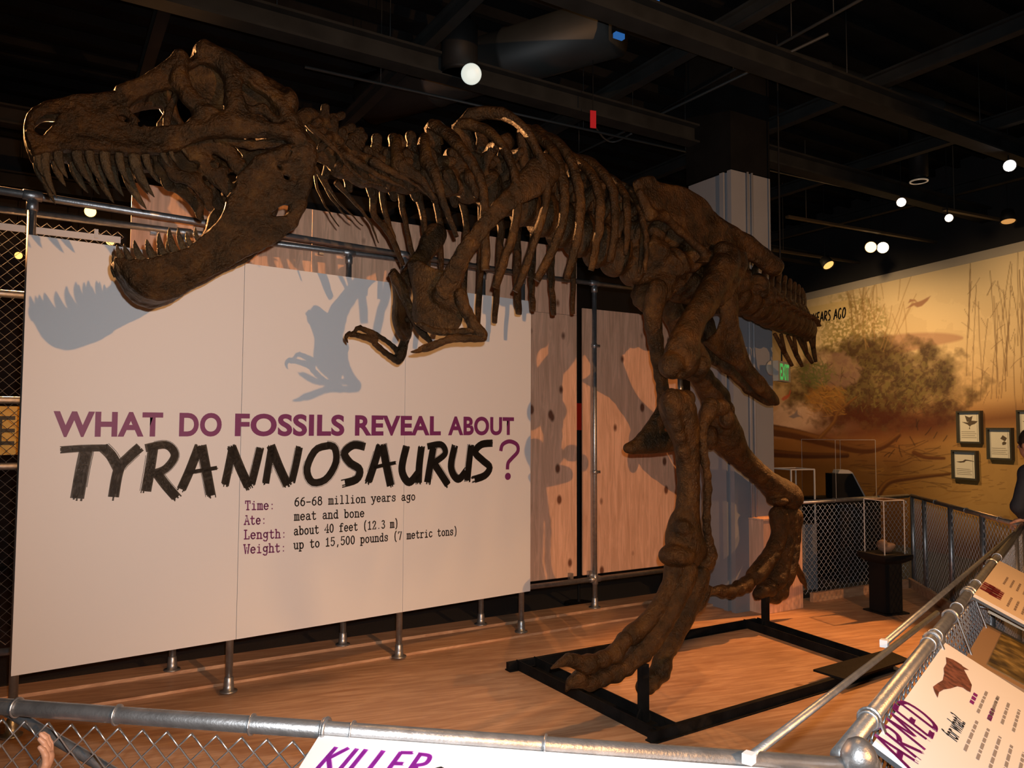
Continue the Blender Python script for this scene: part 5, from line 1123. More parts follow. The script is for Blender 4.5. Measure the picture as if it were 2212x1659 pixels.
# corner post with its domed cap
cp = thing('corner_post', hpt(FC+FD*.02, -.1), 'galvanized corner post with a domed cap where the two near barriers meet', 'post')
pc = hpt(FC+FD*.02, 0); MB().tube([hpt(pc, -.10), hpt(pc, .995)], .034, 18).build('pipe', STEEL, cp, True)
MB().lathe(hpt(pc, .975), Z, [(0, .038), (.035, .038), (.045, .034), (.062, .024), (.070, .010), (.071, .001)], 22).build('cap', STEEL, cp, True)
mb = MB()
for dd in (FD*-1, RD): mb.lathe(hpt(pc, RZ-.02)+dd*.03, dd, [(0, .030), (.05, .030), (.055, .026)], 16); mb.lathe(hpt(pc, RZ-.02), Z, [(-.03, .041), (.01, .041)], 18)
mb.build('rail_socket', WIRE, cp, True)
rl = FC+RD*.09+FD*.03
rt_, _ = barrier('barrier_fence', RB-RD*.10, RE, 'chain link barrier running away along the right side, hung with panels', [1.35, 3.0, 4.6], (.02, 5.2), [along(RB-RD*.10, RD, x, y) for x, y in ((1886, 1560), (1990, 1390), (2010, 1372), (2050, 1312), (2078, 1282), (2100, 1262), (2158, 1205))], wire=.0029)
barrier('barrier_fence', RE, C3, 'chain link barrier beyond the right corner, in front of the mural', [.03, .75, 1.5, 2.25, 2.64], (.02, 2.66), [.4, 1.1, 1.9], pitch=.068, wire=.0026)
barrier('barrier_fence', C3+nz(C4-C3)*.06, C4, 'far chain link barrier behind the black pedestal', [1.70], (.02, 1.72), [.5, 1.2], pitch=.068, wire=.0026)
for a, b_, lb in ((RE, C3, 'low wooden kerb under the barrier by the mural'), (C3, C4, 'low wooden kerb under the far barrier behind the pedestal')):
    d = nz(b_-a); n_ = np.array([-d[1], d[0], 0]); n_ = n_ if n_ @ (OO-a) > 0 else -n_
    if a is C3: a = a+d*.14
    tag(MB().box((a+b_)/2+n_*.06+Z*.0455, (b_-a)/2-d*.06, n_*.02, Z*.045).build('wooden_kerb', PLYF), lb, 'kerb')
# brace pipes with pale end clips
def bracepipe(q0, q1, r, lb, clip=True):
    t = thing('brace_pipe', (q0+q1)/2, lb, 'pipe'); MB().tube([q0, q1], r, 14).build('pipe', STEEL, t, True)
    d = nz(q1-q0)
    if clip: MB().box(q0-d*.01, np.array([d[1], -d[0], 0])*r*1.12, d*.012, Z*r*1.12).build('clip', WHITE, t)
bracepipe(atz(1622, 1634, RZ+.016), atz(2024, 1324, RZ+.02), .010, 'thin pipe from the front rail to the right barrier, pale clip at its end')
bracepipe(atz(1912, 1388, RZ+.016), atz(2190, 1151, RZ+.02), .011, 'thin shiny pipe beside the right rail, farther along than the clipped one')
q = atz(1897, 1389, RZ+.01); bracepipe(q, q+np.array([.001, .002, 0]), .004, 'x') if False else None
q0 = hit(38, 1548, FA+FN_*-.035, FN_); q1 = hit(250, 1672, FA+FN_*-.12, FN_)
bracepipe(q0-nz(q1-q0)*.06, q1+nz(q1-q0)*1.0, .015, 'slanting dark pipe behind the front barrier mesh near the child', False)

# ---- graphic panels hung on the barriers
def panel(name, a, d, outw, L, depth, drop, th, lb, edge, face=WHITE, nohook=False):
    a = np.asarray(a); v = -nz(outw*1.0 - Z*drop); n_ = nz(np.cross(d, v)); n_ = n_ if n_[2] > 0 else -n_
    t = thing(name, a+d*L/2-v*depth/2, lb, 'information panel')
    MB().box(a+d*L/2-v*depth/2-n_*th/2, d*L/2, v*depth/2, n_*(th/2)).build('board', face, t)
    MB().box(a+d*L/2-v*depth/2-n_*(th+.006), d*(L/2-.0), v*(depth/2), n_*.006).build('backing', edge, t)
    for s in (.08, L-.08):
        if nohook: continue
        mb = MB(); mb.torus(hpt(a+d*s-outw*HOFF, RZ), d, .027, .0045, 18, 6); mb.beam(hpt(a+d*s-outw*(HOFF-.027), RZ), a+d*s-v*.03-n_*.02, d, n_, .010, .003); mb.build('hook', WIRE, t)
    return t, (a-v*depth, d, v, n_)
GREYE = mat('grey_edge', (.06, .065, .07), .5)
HOFF = 0.0
kp = hit(690, 1588, FA+FN_*.022, FN_); HOFF = (kp-FA) @ FN_
kil, frK = panel('information_panel', kp, FD, FN_, 1.08, .5, .26, .012, 'white panel lettered KILLER in purple, hung on the front barrier', GREYE, WHITE, True)
rk = np.random.default_rng(9)
def onpl(x, y, fr): q = hit(x, y, fr[0], fr[3])-fr[0]; return np.array([q @ fr[1], q @ fr[2]])
ka, kb = onpl(700, 1620, frK), onpl(905, 1634, frK)
mb = MB(); hK = .085; oK = frK[0]+frK[1]*(onpl(694, 1622, frK)[0]+.012)+frK[2]*(ka[1]-hK+.012)
brushtext('KILLER', mb, oK, frK[1], frK[2], frK[3], hK, .0115, rk, .0012, .16, (kb-ka)[0]*1.12, 16); mb.build('lettering', mat('bright_purple', rgb(150, 40, 165), .5), kil)
q = onpl(952, 1659, frK); mb = MB(); ribbon(mb, [q+[-.016, -.03], q+[-.012, -.008], q+[0, -.002], q+[.012, -.008], q+[.016, -.03]], .012, frK, .0012, 6); mb.build('small_lettering', BLACKV, kil)
HOFF = 0.0
ap = hit(1890, 1600, RB+RN_*.03, RN_); HOFF = (ap-RB) @ RN_
arm, frA = panel('information_panel', ap, RD, RN_, 1.095, .62, .55, .014, 'white panel lettered ARMED with a horned animal, hung on the right barrier', GREYE)
mb = MB(); a0 = onpl(1972, 1668, frA); a1 = onpl(2042, 1572, frA); hA_ = .105
brushtext('ARMED', mb, frA[0]+frA[1]*a0[0]+frA[2]*(a0[1]-.0), frA[1], frA[2], frA[3], hA_, .014, rk, .0012, .1, (a1-a0)[0]*1.02, 14); mb.build('lettering', PURPLE2, arm)
b0 = onpl(2066, 1604, frA); b1 = onpl(2078, 1566, frA)
text('for what?', 'small_lettering', BLACKV, arm, frA[0]+frA[1]*b0[0]+frA[2]*b0[1], frA[1], frA[2], frA[3], (b1-b0)[0]*1.25, .045, .015, .25, .0012)
def dashes(mb, fr, u0, v0, u1, rows, gap, w, rng):
    for j in range(rows):
        x = u0
        while x < u1:
            l = rng.uniform(.015, .05); ribbon(mb, [(x, v0-gap*j), (min(x+l, u1), v0-gap*j)], w, fr, .001, 0); x += l+.010
mb, mb2 = MB(), MB(); rdm = np.random.default_rng(4)
for (x, y, rows, L_) in ((2084, 1622, 5, .26), (2112, 1540, 2, .24), (2140, 1548, 3, .22)):
    q = onpl(x, y, frA); dashes(mb, frA, q[0], q[1], q[0]+L_, rows, .032, .008, rdm)
for (x, y) in ((2098, 1520), (2136, 1556)): q = onpl(x, y, frA); dashes(mb2, frA, q[0], q[1], q[0]+.11, 1, .03, .012, rdm)
mb.build('printed_lines', mat('ink_faint', (.25, .23, .22), .7), arm); mb2.build('small_heading', PURPLE2, arm)
HB = [(2043, 1420), (2058, 1425), (2068, 1431), (2076, 1436), (2080, 1440), (2093, 1448), (2082, 1447), (2090, 1462), (2099, 1480), (2096, 1496), (2088, 1492), (2080, 1486), (2068, 1483), (2052, 1488), (2038, 1490), (2028, 1496), (2025, 1508), (2018, 1494), (2015, 1484), (2026, 1476), (2036, 1470), (2039, 1456), (2038, 1444), (2044, 1434)]
FUR = mat('print_brown', (.14, .05, .03), .6, var=.6, vscale=45)
mb = MB(); P = [onpl(*p, frA) for p in HB]; mb.add([frA[0]+frA[1]*p[0]+frA[2]*p[1]+frA[3]*.0012 for p in P], [list(range(len(P)))]); mb.build('animal_picture', FUR, arm)
tp = hit(2105, 1283, RB+RN_*.03, RN_); HOFF = (tp-RB) @ RN_
CREAM = mat('sign_cream', (.70, .55, .38), .6)
thr, frT = panel('information_panel', tp, RD, RN_, 1.09, .62, .5, .014, 'cream panel with red heading, farthest along the right barrier', GREYE, CREAM)
mb = MB()
for (x, y) in ((2128, 1278), (2140, 1284), (2148, 1290)): q = onpl(x, y, frT); dashes(mb, frT, q[0], q[1], q[0]+.20, 1, .05, .05, rdm)
mb.build('red_heading', mat('dark_red', rgb(110, 20, 24), .6), thr); mb = MB()
for (x, y, r_) in ((2168, 1262, 4), (2176, 1310, 5)): q = onpl(x, y, frT); dashes(mb, frT, q[0], q[1], q[0]+.22, r_, .03, .009, rdm)
mb.build('printed_lines', mat('ink_brownish', (.24, .17, .12), .7), thr)
# picture panel between them, lower down, with a cream card above it
PH = mat('photo_print', (.10, .07, .02), .5); nt = PH.node_tree; tc = nt.nodes.new('ShaderNodeTexCoord'); nn = nt.nodes.new('ShaderNodeTexNoise'); nn.inputs['Scale'].default_value = 14; nn.inputs['Detail'].default_value = 8
nt.links.new(tc.outputs['Object'], nn.inputs['Vector']); nt.links.new(ramp(nt, nn.outputs[0], [(.3, (.02, .012, .004)), (.5, (.13, .085, .02)), (.65, (.30, .20, .06)), (.8, (.12, .13, .03))]), nt.nodes['Principled BSDF'].inputs['Base Color'])
pp0, pp1 = hit(2086, 1420, RB+RN_*.06, RN_), hit(2130, 1354, RB+RN_*.06, RN_)
HOFF = (pp0-RB) @ RN_
pho, frP = panel('picture_panel', pp0, RD, RN_, np.linalg.norm(pp1-pp0), .62, .45, .014, 'brown framed picture panel of a leafy scene, low between the two lettered panels', mat('brown_frame', (.26, .16, .08), .6), mat('brown_frame', (.26, .16, .08), .6))
mb = MB(); Lp = np.linalg.norm(pp1-pp0); mb.box(frP[0]+frP[1]*Lp*.5+frP[2]*.29+frP[3]*.002, frP[1]*(Lp*.5-.05), frP[2]*.26, frP[3]*.002); mb.build('picture', PH, pho)
cd0 = hit(2136, 1318, RB+RN_*.05, RN_); cv = -nz(RN_-Z*.45)
crd = thing('blank_panel', cd0, 'blank cream panel under the farthest panel on the right barrier', 'information panel')
n_ = nz(np.cross(RD, cv)); n_ = n_ if n_[2] > 0 else -n_
MB().box(cd0+RD*.17-cv*.3-RD*.17*0, RD*.20, cv*.3, n_*.006).build('board', CREAM, crd)
mb = MB(); q = cd0+RD*.05; qq = hpt(RB+RD*((q-RB) @ RD), q[2])+RN_*.0; mb.tube([qq, q], .006, 8); mb.build('bracket', WIRE, crd)

# ================================================================== objects inside and behind
def footp(x, y): return hpt(atz(x, y), 0)
# crate
ck = footp(1652, 1329); crt = thing('plywood_crate', ck, 'plain plywood crate standing behind the far foot beside the grey column', 'crate')
MB().box(ck+E1*.28+E2*.12+Z*.43, E1*.27, E2*.11, Z*.428).build('body', PLY, crt)
MB().box(ck+E1*.28+E2*.12+Z*.868, E1*.275, E2*.115, Z*.008).build('lid', PLY, crt)
# black pedestal with acrylic case
pk = footp(1914, 1322); ped = thing('pedestal', pk, 'black pedestal with a flared top inside the far barrier corner', 'pedestal')
pu, pv = nz(np.array([1, .35, 0])), nz(np.array([-.35, 1, 0]))
def sq(mb, prof, c_): 
    V = []; 
    for z, r in prof: V += [c_+pu*a*r+pv*b_*r+Z*z for a, b_ in ((-1, -1), (1, -1), (1, 1), (-1, 1))]
    k = len(prof); mb.add(V, [[i*4+j, i*4+(j+1) % 4, (i+1)*4+(j+1) % 4, (i+1)*4+j] for i in range(k-1) for j in range(4)]+[[3, 2, 1, 0], [4*k-4, 4*k-3, 4*k-2, 4*k-1]]); return mb
sq(MB(), [(0, .14), (.015, .14)], pk).build('base_plate', BLACKP, ped); sq(MB(), [(.015, .10), (.46, .10), (.50, .16), (.52, .17), (.55, .17)], pk).build('body', BLACKP, ped)
cas = thing('display_case', pk+Z*.551, 'clear acrylic case with bright edges on the black pedestal', 'display case')
def acase(t, c_, w, h, u, v, e=.004, bright=None):
    mb = MB()
    for a in (u, v):
        for s in (-1, 1): o_ = v if a is u else u; mb.box(c_+a*s*w+Z*h/2, a*.0015, o_*w, Z*h/2)
    mb.box(c_+Z*h, u*w, v*w, Z*.0015); mb.build('panes', acrylic(), t)
    mb = MB()
    for a in (-1, 1):
        for b_ in (-1, 1): mb.beam(c_+u*a*w+v*b_*w, c_+u*a*w+v*b_*w+Z*h, u, v, e, e)
        mb.beam(c_+u*a*w-v*w+Z*h, c_+u*a*w+v*w+Z*h, u, Z, e, e); mb.beam(c_-u*w+v*a*w+Z*h, c_+u*w+v*a*w+Z*h, v, Z, e, e)
    mb.build('edges', bright, t)
EDGE = mat('polished_edge', (.62, .60, .56), .35)
acase(cas, pk+Z*.551, .12, .50, pu, pv, .0035, EDGE)
ROCK = mat('rock', (.17, .12, .09), .8, bump=.7, bscale=40, var=.5, vscale=14)
fs_ = sculpt('fossil_specimen', [('e', pk+Z*.60+pu*.015, (.07, .06, .05)), ('e', pk+Z*.63-pu*.03, (.05, .045, .045)), ('e', pk+Z*.61+pu*.06-pv*.02, (.035, .04, .03))], ROCK, None, .008, (.01, 40.)); tag(fs_, 'pale rough fossil lump inside the case on the black pedestal', 'fossil')
# cases behind the far barrier
def plinth(x, y, depth, w, z1, m, nm, lb, u, v, d_=None):
    c_ = hpt(atd(x, y, depth), -.1); t = thing(nm, c_, lb, 'plinth'); MB().box(c_+Z*(z1+.1)/2, u*w, v*(d_ or w), Z*(z1+.1)/2).build('body', m, t); return t, hpt(c_, z1)
gt, gp = plinth(1716, 1150, 8.9, .17, .62, GREYC, 'grey_plinth', 'grey plinth with an acrylic case behind the far barrier, beside the column', nz(MD*1.0), MN)
MB().box(gp+Z*.006, MD*.18, MN*.18, Z*.006).build('top_board', GREYC, gt)
g2 = thing('display_case', gp+Z*.0125, 'clear acrylic case with white edges on the grey plinth', 'display case'); acase(g2, gp+Z*.0125, .16, .62, MD, MN, .007, EDGE)
tag(sculpt('skull_specimen', [('e', gp+Z*.12, (.08, .10, .09)), ('e', gp+Z*.10+MN*.09, (.05, .07, .05)), ('e', gp+Z*.05, (.05, .05, .05))], mat('dark_red_specimen', (.10, .03, .02), .6), None, .008, (.006, 40.)), 'dark reddish specimen inside the white-edged case', 'specimen')
bt2, bp2 = plinth(1812, 1085, 9.6, .36, .86, BLACKP, 'black_plinth', 'wide black plinth behind the far barrier, in front of the mural', MD, MN, .30)
b2 = thing('display_case', bp2+Z*.002, 'large clear acrylic case on the wide black plinth', 'display case'); acase(b2, bp2+Z*.002, .30, .72, MD, MN, .0016, EDGE)
wt = thing('wedge_stand', bp2+Z*.003, 'black wedge shaped stand with a pale slanted card inside the large case', 'display stand')
wl = nz(np.array([1., 0, 0])); wn = np.array([0, -1., 0])
MB().prism([bp2+Z*.003+wl*a+Z*b_-wn*.10 for a, b_ in ((-.12, 0), (.28, 0), (.13, .30), (-.12, .30))], wn*.2).build('wedge', BLACKP, wt)
MB().prism([bp2+Z*.003+wl*a+Z*b_-wn*.09 for a, b_ in ((.14, .315), (.295, .02), (.282, .012), (.13, .302), (-.04, .302), (-.02, .345), (.09, .345))], wn*.18).build('card', mat('pale_card', (.55, .50, .45), .6), wt)
# hanging text boards low on the wall behind the barrier
for x0, y0, x1, y1, lb in ((1765, 1114, 1811, 1158, 'pale text card on the dark board behind the far barrier, left of two'), (1833, 1120, 1854, 1164, 'narrow pale text card behind the far barrier, right of two')):
    a = hit(x0, y1, M0+MN*.9, MN); w = abs((hit(x1, y1, M0+MN*.9, MN)-a) @ MT); h = hit(x0, y0, M0+MN*.9, MN)[2]-a[2]; ce = a+MT*w/2+Z*h/2
    t = thing('text_card', ce, lb, 'card', 'text cards behind the far barrier'); MB().box(ce, MT*w/2, MN*.006, Z*h/2).build('card', mat('pale_card', (.55, .50, .45), .6), t)
    MB().box(hpt(ce, (ce[2]+h/2-.1)/2+.05)-MN*.03, MT*(w/2+.10), MN*.022, Z*((ce[2]+h/2+.1)/2+.05)).build('dark_board', BLACKP, t)
# exit sign beside the column
xe = atd(1689, 803, 7.35); xt = thing('exit_sign', xe, 'green EXIT sign seen at a slant beside the grey column', 'exit sign')
XU = nz(np.array([.62, .79, 0])); XN = np.array([-XU[1], XU[0], 0]); XN = XN if XN @ (CAM-xe) > 0 else -XN
MB().box(xe, XU*.17, XN*.025, Z*.095).build('housing', mat('sign_grey', (.25, .27, .25), .5), xt)
GRN = mat('exit_green', (.02, .25, .06), .4, emit=(.03, .5, .1), estr=.6)
xs = XU if topx(xe+XU)[0] > topx(xe)[0] else -XU
text('EXIT', 'lettering', GRN, xt, xe-xs*.13-Z*.075, xs, Z, XN, .25, .15, .03, off=.027)
mb = MB(); q = xe-Z*.0; ce = hpt(xe, xe[2]); tgt = cc+E1*W2*.5+E2*.3; mb.tube([xe+Z*.09, hpt(xe, 5.55)], .008, 8); mb.build('hanger', BLACKP, xt)
q = hit(1665, 795, cc-E2*.004, E2); tag(MB().lathe(q, -E2, [(0, .075), (.02, .075), (.026, .07)], 24).build('round_speaker', mat('beige_disc', (.42, .38, .30), .6), None, True), 'round beige disc on the grey column beside the EXIT sign', 'speaker')

# ================================================================== ceiling
BEAMM = mat('beam_black', (.016, .017, .0165), .8, var=.3, vscale=4, spec=.15)
def ibeam(a, b_, hgt, wd, lb, nm='ceiling_beam'):
    d = nz(b_-a); n_ = np.cross(Z, d); mb = MB(); mb.beam(a, b_, n_, Z, wd, .010); mb.beam(a+Z*hgt, b_+Z*hgt, n_, Z, wd, .010); mb.beam(a+Z*hgt/2, b_+Z*hgt/2, n_, Z, .008, hgt/2)
    return tag(mb.build(nm, BEAMM), lb, 'beam', None, 'structure')
bA = atz(1100, 206, 4.6); bB = atz(1562, 120, 4.6); bC = atz(1250, 600, 4.6)
for base, lb in ((bA, 'A'), (bB, 'B'), (bA-PN*3.1, 'C'), (bB+PN*2.5, 'D'), (bA-PN*5.4, 'E')): ibeam(base-E1*9, base+E1*9, .17, .08, 'black steel ceiling beam running with the back frame')
for k in range(-4, 7):
    q = bA+E1*(1.1+1.9*k); ibeam(q-PN*6.2+Z*.20, q+PN*6+Z*.20, .12, .045, 'black cross beam under the ceiling')
mb = MB()
for k in range(-16, 26): q = bA+PN*(.42*k)+Z*.94; mb.beam(q-E1*9, q+E1*9, PN, Z, .03, .05)
tag(mb.build('ceiling_deck_ribs', DARK), None, None, None, 'structure')
DUCT = mat('duct_grey', (.020, .022, .021), .55, var=.2, vscale=3)
def duct(p0, p1, r, lb):
    d = nz(p1-p0); L = np.linalg.norm(p1-p0); prof = [(0, r)]
    for k in range(1, int(L/.9)): prof += [(k*.9-.02, r), (k*.9, r+.012), (k*.9+.02, r)]
    tag(MB().lathe(p0, d, prof+[(L, r)], 28).build('air_duct', DUCT, None, True), lb, 'air duct')
duct(atz(800, 215, 5.21), atz(1330, 55, 5.21), .26, 'big round air duct under the ceiling above the ribs'); duct(atz(1640, 105, 5.25), atz(2150, 270, 5.25), .07, 'slim round duct under the ceiling at upper right')
def spot(x, y, z, r, bright, lb, aim, can=True, col=(1, .62, .3), group='ceiling spotlights'):
    q = atz(x, y, z); t = thing('spotlight', q, lb, 'spotlight', group); d = nz(np.asarray(aim)-q)
    MB().lathe(q-d*.16, d, [(0, r*.55), (.02, r*.8), (.08, r*.9), (.17, r*1.08), (.17, r*1.0), (.150, r*.96)], 20).build('can', BLACKP, t, True)
    MB().lathe(q-d*.004, d, [(0, r*.9), (.006, r*.86), (.010, r*.5)], 18).build('lens', mat('lamp_%d' % int(bright*100+col[2]*1000), (.1, .1, .1), .3, emit=col, estr=bright), t, True)
    mb = MB(); mb.tube([q-d*.12, hpt(q-d*.12, z+.16)], .008, 8); mb.tube([hpt(q-d*.12, z+.16), hpt(q-d*.12, 5.58)], .005, 8); mb.build('yoke', BLACKP, t); return t
V0 = np.array([0., 0, 1.7])
spot(2181, 358, 4.45, .062, 14, 'white bright spotlight at upper right, nearest the right edge', V0+[1.5, 1, 0], col=(1, .9, .85)); spot(1947, 437, 4.4, .055, 12, 'small bright spotlight below the round downlight ring', V0+[1.2, 2, 0], col=(1, .78, .6))
spot(2050, 471, 4.3, .05, 9, 'small spotlight right of the downlight ring, on the lower track', V0+[2.5, 2, 0], col=(1, .78, .6)); spot(1881, 534, 4.3, .085, 4, 'dimmer left lamp of the paired spotlights above the mural', V0+[0, 3, -.5], col=(1, .55, .22)); spot(1907, 535, 4.3, .085, 11, 'brighter right lamp of the paired spotlights above the mural', V0+[0, 3, -.5], col=(1, .75, .42))
spot(1790, 573, 4.2, .09, 1.4, 'dull orange lamp above the mural near the tail', V0+[6, 9, -1.2], col=(1, .5, .14)); spot(2178, 478, 4.4, .09, .6, 'faint orange lamp at the right edge above the mural', V0+[6, 9, -1.2], col=(1, .45, .12))
spot(195, 457, 4.25, .07, 5, 'orange lamp glowing between the upper teeth and the pipe rail', V0+[-2, 3, .3], col=(1, .55, .15)); spot(40, 552, 3.9, .05, 2.2, 'small orange lamp behind the chain link at the far left', V0+[-2, 3, .3], col=(1, .5, .12)); spot(238, 521, 3.8, .05, 2.5, 'small orange lamp just above the left top corner of the title sign', V0+[-2, 3, .3], col=(1, .55, .15))
PIPEM = mat('conduit_dark', (.030, .032, .031), .5, spec=.3)
for k, (a, b_) in enumerate((((1610, 120), (2212, 330)), ((1110, 245), (1560, 345)), ((430, 30), (930, 160)), ((1660, 110), (1840, 10)), ((1190, 360), (1420, 250)))):
    a, b_ = atz(*a, 4.74 if k < 3 else 4.95), atz(*b_, 4.74 if k < 3 else 4.95); d = nz(b_-a); mb = MB(); mb.tube([a-d*2, b_+d*2], .013, 8)
    for f in (-.5, .3, .8): w_ = a+(b_-a)*f; mb.tube([w_, hpt(w_, 5.6)], .004, 6)
    tag(mb.build('ceiling_conduit', PIPEM, None, True), ('long thin conduit under the ceiling beside the long beam at upper right', 'thin conduit under the ceiling above the hips', 'thin conduit under the ceiling above the skull', 'thin conduit across the ceiling right of the large downlight', 'thin conduit across the ceiling behind the ribs')[k], 'conduit')
# large black can with its self-lit reflector and an added pale disc
q = atz(992, 164, 4.6); t = thing('downlight', q, 'large black can downlight with an added pale disc, above the middle of the skeleton', 'downlight')
MB().lathe(q, Z, [(0, .150), (0, .132), (.05, .128), (.05, .150), (.42, .150), (.44, .10), (.98, .012)], 26).build('can', BLACKP, t, True)
MB().lathe(q+Z*.002, Z, [(0, .131), (.03, .118), (.12, .07), (.12, .001)], 24).build('reflector', mat('reflector', (.5, .48, .42), .3, .6, emit=(.3, .27, .22), estr=1.0), t, True)  # reflector glows by itself, standing in for reflected lamp light
ql = atd(1018, 160, topx(q)[2]-.17); d = nz(CAM-ql)
MB().lathe(ql-d*.10, d, [(0, .03), (.02, .05), (.085, .082), (.10, .082), (.108, .070), (.112, .03)], 26).build('orb_disc', mat('orb_disc', (.6, .65, .62), .4, emit=(.55, .66, .62), estr=.85), t, True)  # glowing disc added in place of a pale orb from the flash
MB().tube([ql-d*.09, ql-d*.09+Z*.14-nz(ql-q)*.1], .012, 8).build('lamp_bracket', BLACKP, t)  # bracket made up to carry the added disc
q = atz(1985, 392, 4.7); t = thing('downlight', q, 'round downlight with a pale metal ring at upper right', 'downlight')
MB().lathe(q, Z, [(0, .105), (0, .088), (.06, .08), (.06, .105), (.85, .105)], 24).build('can', BLACKP, t, True); MB().torus(q, Z, .096, .010, 24, 8).build('ring', mat('ring_metal', (.55, .48, .40), .35, .8, emit=(.16, .12, .08), estr=1), t, True)  # metal ring has a faint glow of its own for caught light
TR = mat('track_brown', (.05, .038, .022), .5)
for a, b_, lb in (((1700, 468), (2066, 531), 'upper lighting track above the mural'), ((1668, 540), (1890, 573), 'lower lighting track beyond the column'), ((2040, 452), (2240, 490), 'short lighting track at the right edge')):
    a, b_ = atz(*a, 4.5), atz(*b_, 4.5); d = nz(b_-a); mb = MB(); mb.beam(a, b_, np.cross(Z, d), Z, .03, .015)
    for f in (.1, .9): w = a+(b_-a)*f; mb.tube([w, hpt(w, 5.6)], .006, 6)
    tag(mb.build('lighting_track', TR), lb, 'lighting track')
q = atz(1281, 258, 4.42); t = thing('red_tag', q, 'small red tag hanging from the ceiling beam above the ribs', 'tag'); MB().box(q, nz([1, .3, 0])*.028, nz([-.3, 1, 0])*.004, Z*.078).build('tag', mat('red_tag', rgb(200, 30, 50), .5), t); MB().tube([q+Z*.07, hpt(q, 5.6)], .004, 6).build('cord', BLACKP, t)
P = crom(np.array([atz(*p, 4.8) for p in [(1200, 215), (1235, 212), (1262, 236), (1283, 270), (1306, 300), (1330, 306), (1365, 288)]]), 30); tag(MB().tube(P, .010, 8).build('cable', mat('cable_grey', (.05, .05, .05), .5), None, True), 'looped grey cable near the red tag under the ceiling', 'cable')
BLU = mat('blue_lamp', (.02, .05, .1), .4, emit=(.03, .16, .5), estr=.6)
for x, y, lb in ((1337, 78, 'tiny blue lamp on the ceiling left of the long beam'), (1411, 3, 'tiny blue lamp at the top edge of the ceiling')):
    q = atz(x, y, 4.9); t = thing('blue_lamp', q, lb, 'lamp'); MB().box(q, E1*.045, E2*.02, Z*.02).build('lens', BLU, t); MB().box(q+Z*.36, E1*.05, E2*.03, Z*.34).build('housing', BLACKP, t)

# ================================================================== visitors
SKIN = mat('skin', (.50, .27, .17), .5, var=.08, vscale=30); HAIR = mat('hair_dark', (.02, .014, .01), .6, bump=.5, bscale=120); NAVY = mat('navy_jacket', (.016, .022, .034), .8, bump=.3, bscale=60); JEANS = mat('dark_trousers', (.02, .022, .03), .85); SHOE = mat('shoe_black', (.02, .02, .02), .5); TEE = mat('child_shirt', (.30, .10, .09), .8)
def hand(o, fw, up, side, s, parent, name, curl=(.5, .9), v=.0022):
    # palm, four bent fingers of different lengths and a thumb leaving the palm's side
    o, fw, up, side = np.asarray(o), nz(fw), nz(up), nz(side); pr = [('c', [o-fw*.02*s, o+fw*.035*s, o+fw*.075*s], [.026*s, .033*s, .034*s], .012*s, up, 1.9)]
    for j, (off, L) in enumerate(((-.028, .068), (-.009, .078), (.010, .073), (.028, .056))):
        b0 = o+fw*.085*s+side*off*s; p = [b0]; a = .15
        for k_, fr_ in enumerate((.45, .32, .23)):
            a += curl[0] if k_ == 0 else curl[1]*.6; p.append(p[-1]+(fw*math.cos(a)-up*math.sin(a))*L*fr_*s)
        pr.append(('c', [b0-fw*.03*s]+p, [.0095*s, .0098*s, .0092*s, .0084*s, .0066*s], .003*s))
    tb = o+fw*.02*s-side*.030*s; pr.append(('c', [tb, tb+(fw*.6-side*.8)*.032*s-up*.006*s, tb+(fw*.95-side*.75)*.058*s-up*.016*s], [.013*s, .011*s, .0085*s], .008*s))
    return sculpt(name, pr, SKIN, parent, v, (.0006, 90.))
def head(c_, fw, R, parent, hair_m):
    fw = nz(fw); sd_ = np.cross(fw, Z); pr = [('e', c_, (R*.80, R*.80, R*1.05)), ('e', c_+fw*R*.25-Z*R*.45, (R*.60, R*.60, R*.62)), ('c', [c_+fw*R*.84+Z*R*.02, c_+fw*R*1.05-Z*R*.25], [R*.09, R*.13], .02), ('c', [c_-Z*R*.7, c_-Z*R*1.5], [R*.48, R*.52], .03)]
    for s in (-1, 1): pr += [('e', c_+sd_*s*R*.82-fw*R*.05-Z*R*.1, (R*.10, R*.16, R*.26)), ('-', c_+fw*R*.86+sd_*s*R*.32+Z*R*.05, (R*.17, R*.17, R*.12))]
    pr += [('-', c_+fw*R*.92-Z*R*.55, (R*.22, R*.22, R*.04))]
    h = sculpt('head', pr, SKIN, parent, R*.05, (.0006, 60.))
    mb = MB()
    for s in (-1, 1): mb.ball(c_+fw*R*.74+sd_*s*R*.32+Z*R*.05, R*.13, 10, 8)
    mb.build('eyes', mat('eye', (.05, .035, .03), .2), parent, True)
    sculpt('hair', [('e', c_+Z*R*.16-fw*R*.14, (R*.93, R*.93, R*1.02)), ('e', c_-fw*R*.35-Z*R*.35, (R*.72, R*.72, R*.62)), ('-', c_+fw*R*.95-Z*R*.25, (R*.72, R*.80, R*.80))], hair_m, parent, R*.05, (.004, 60.))
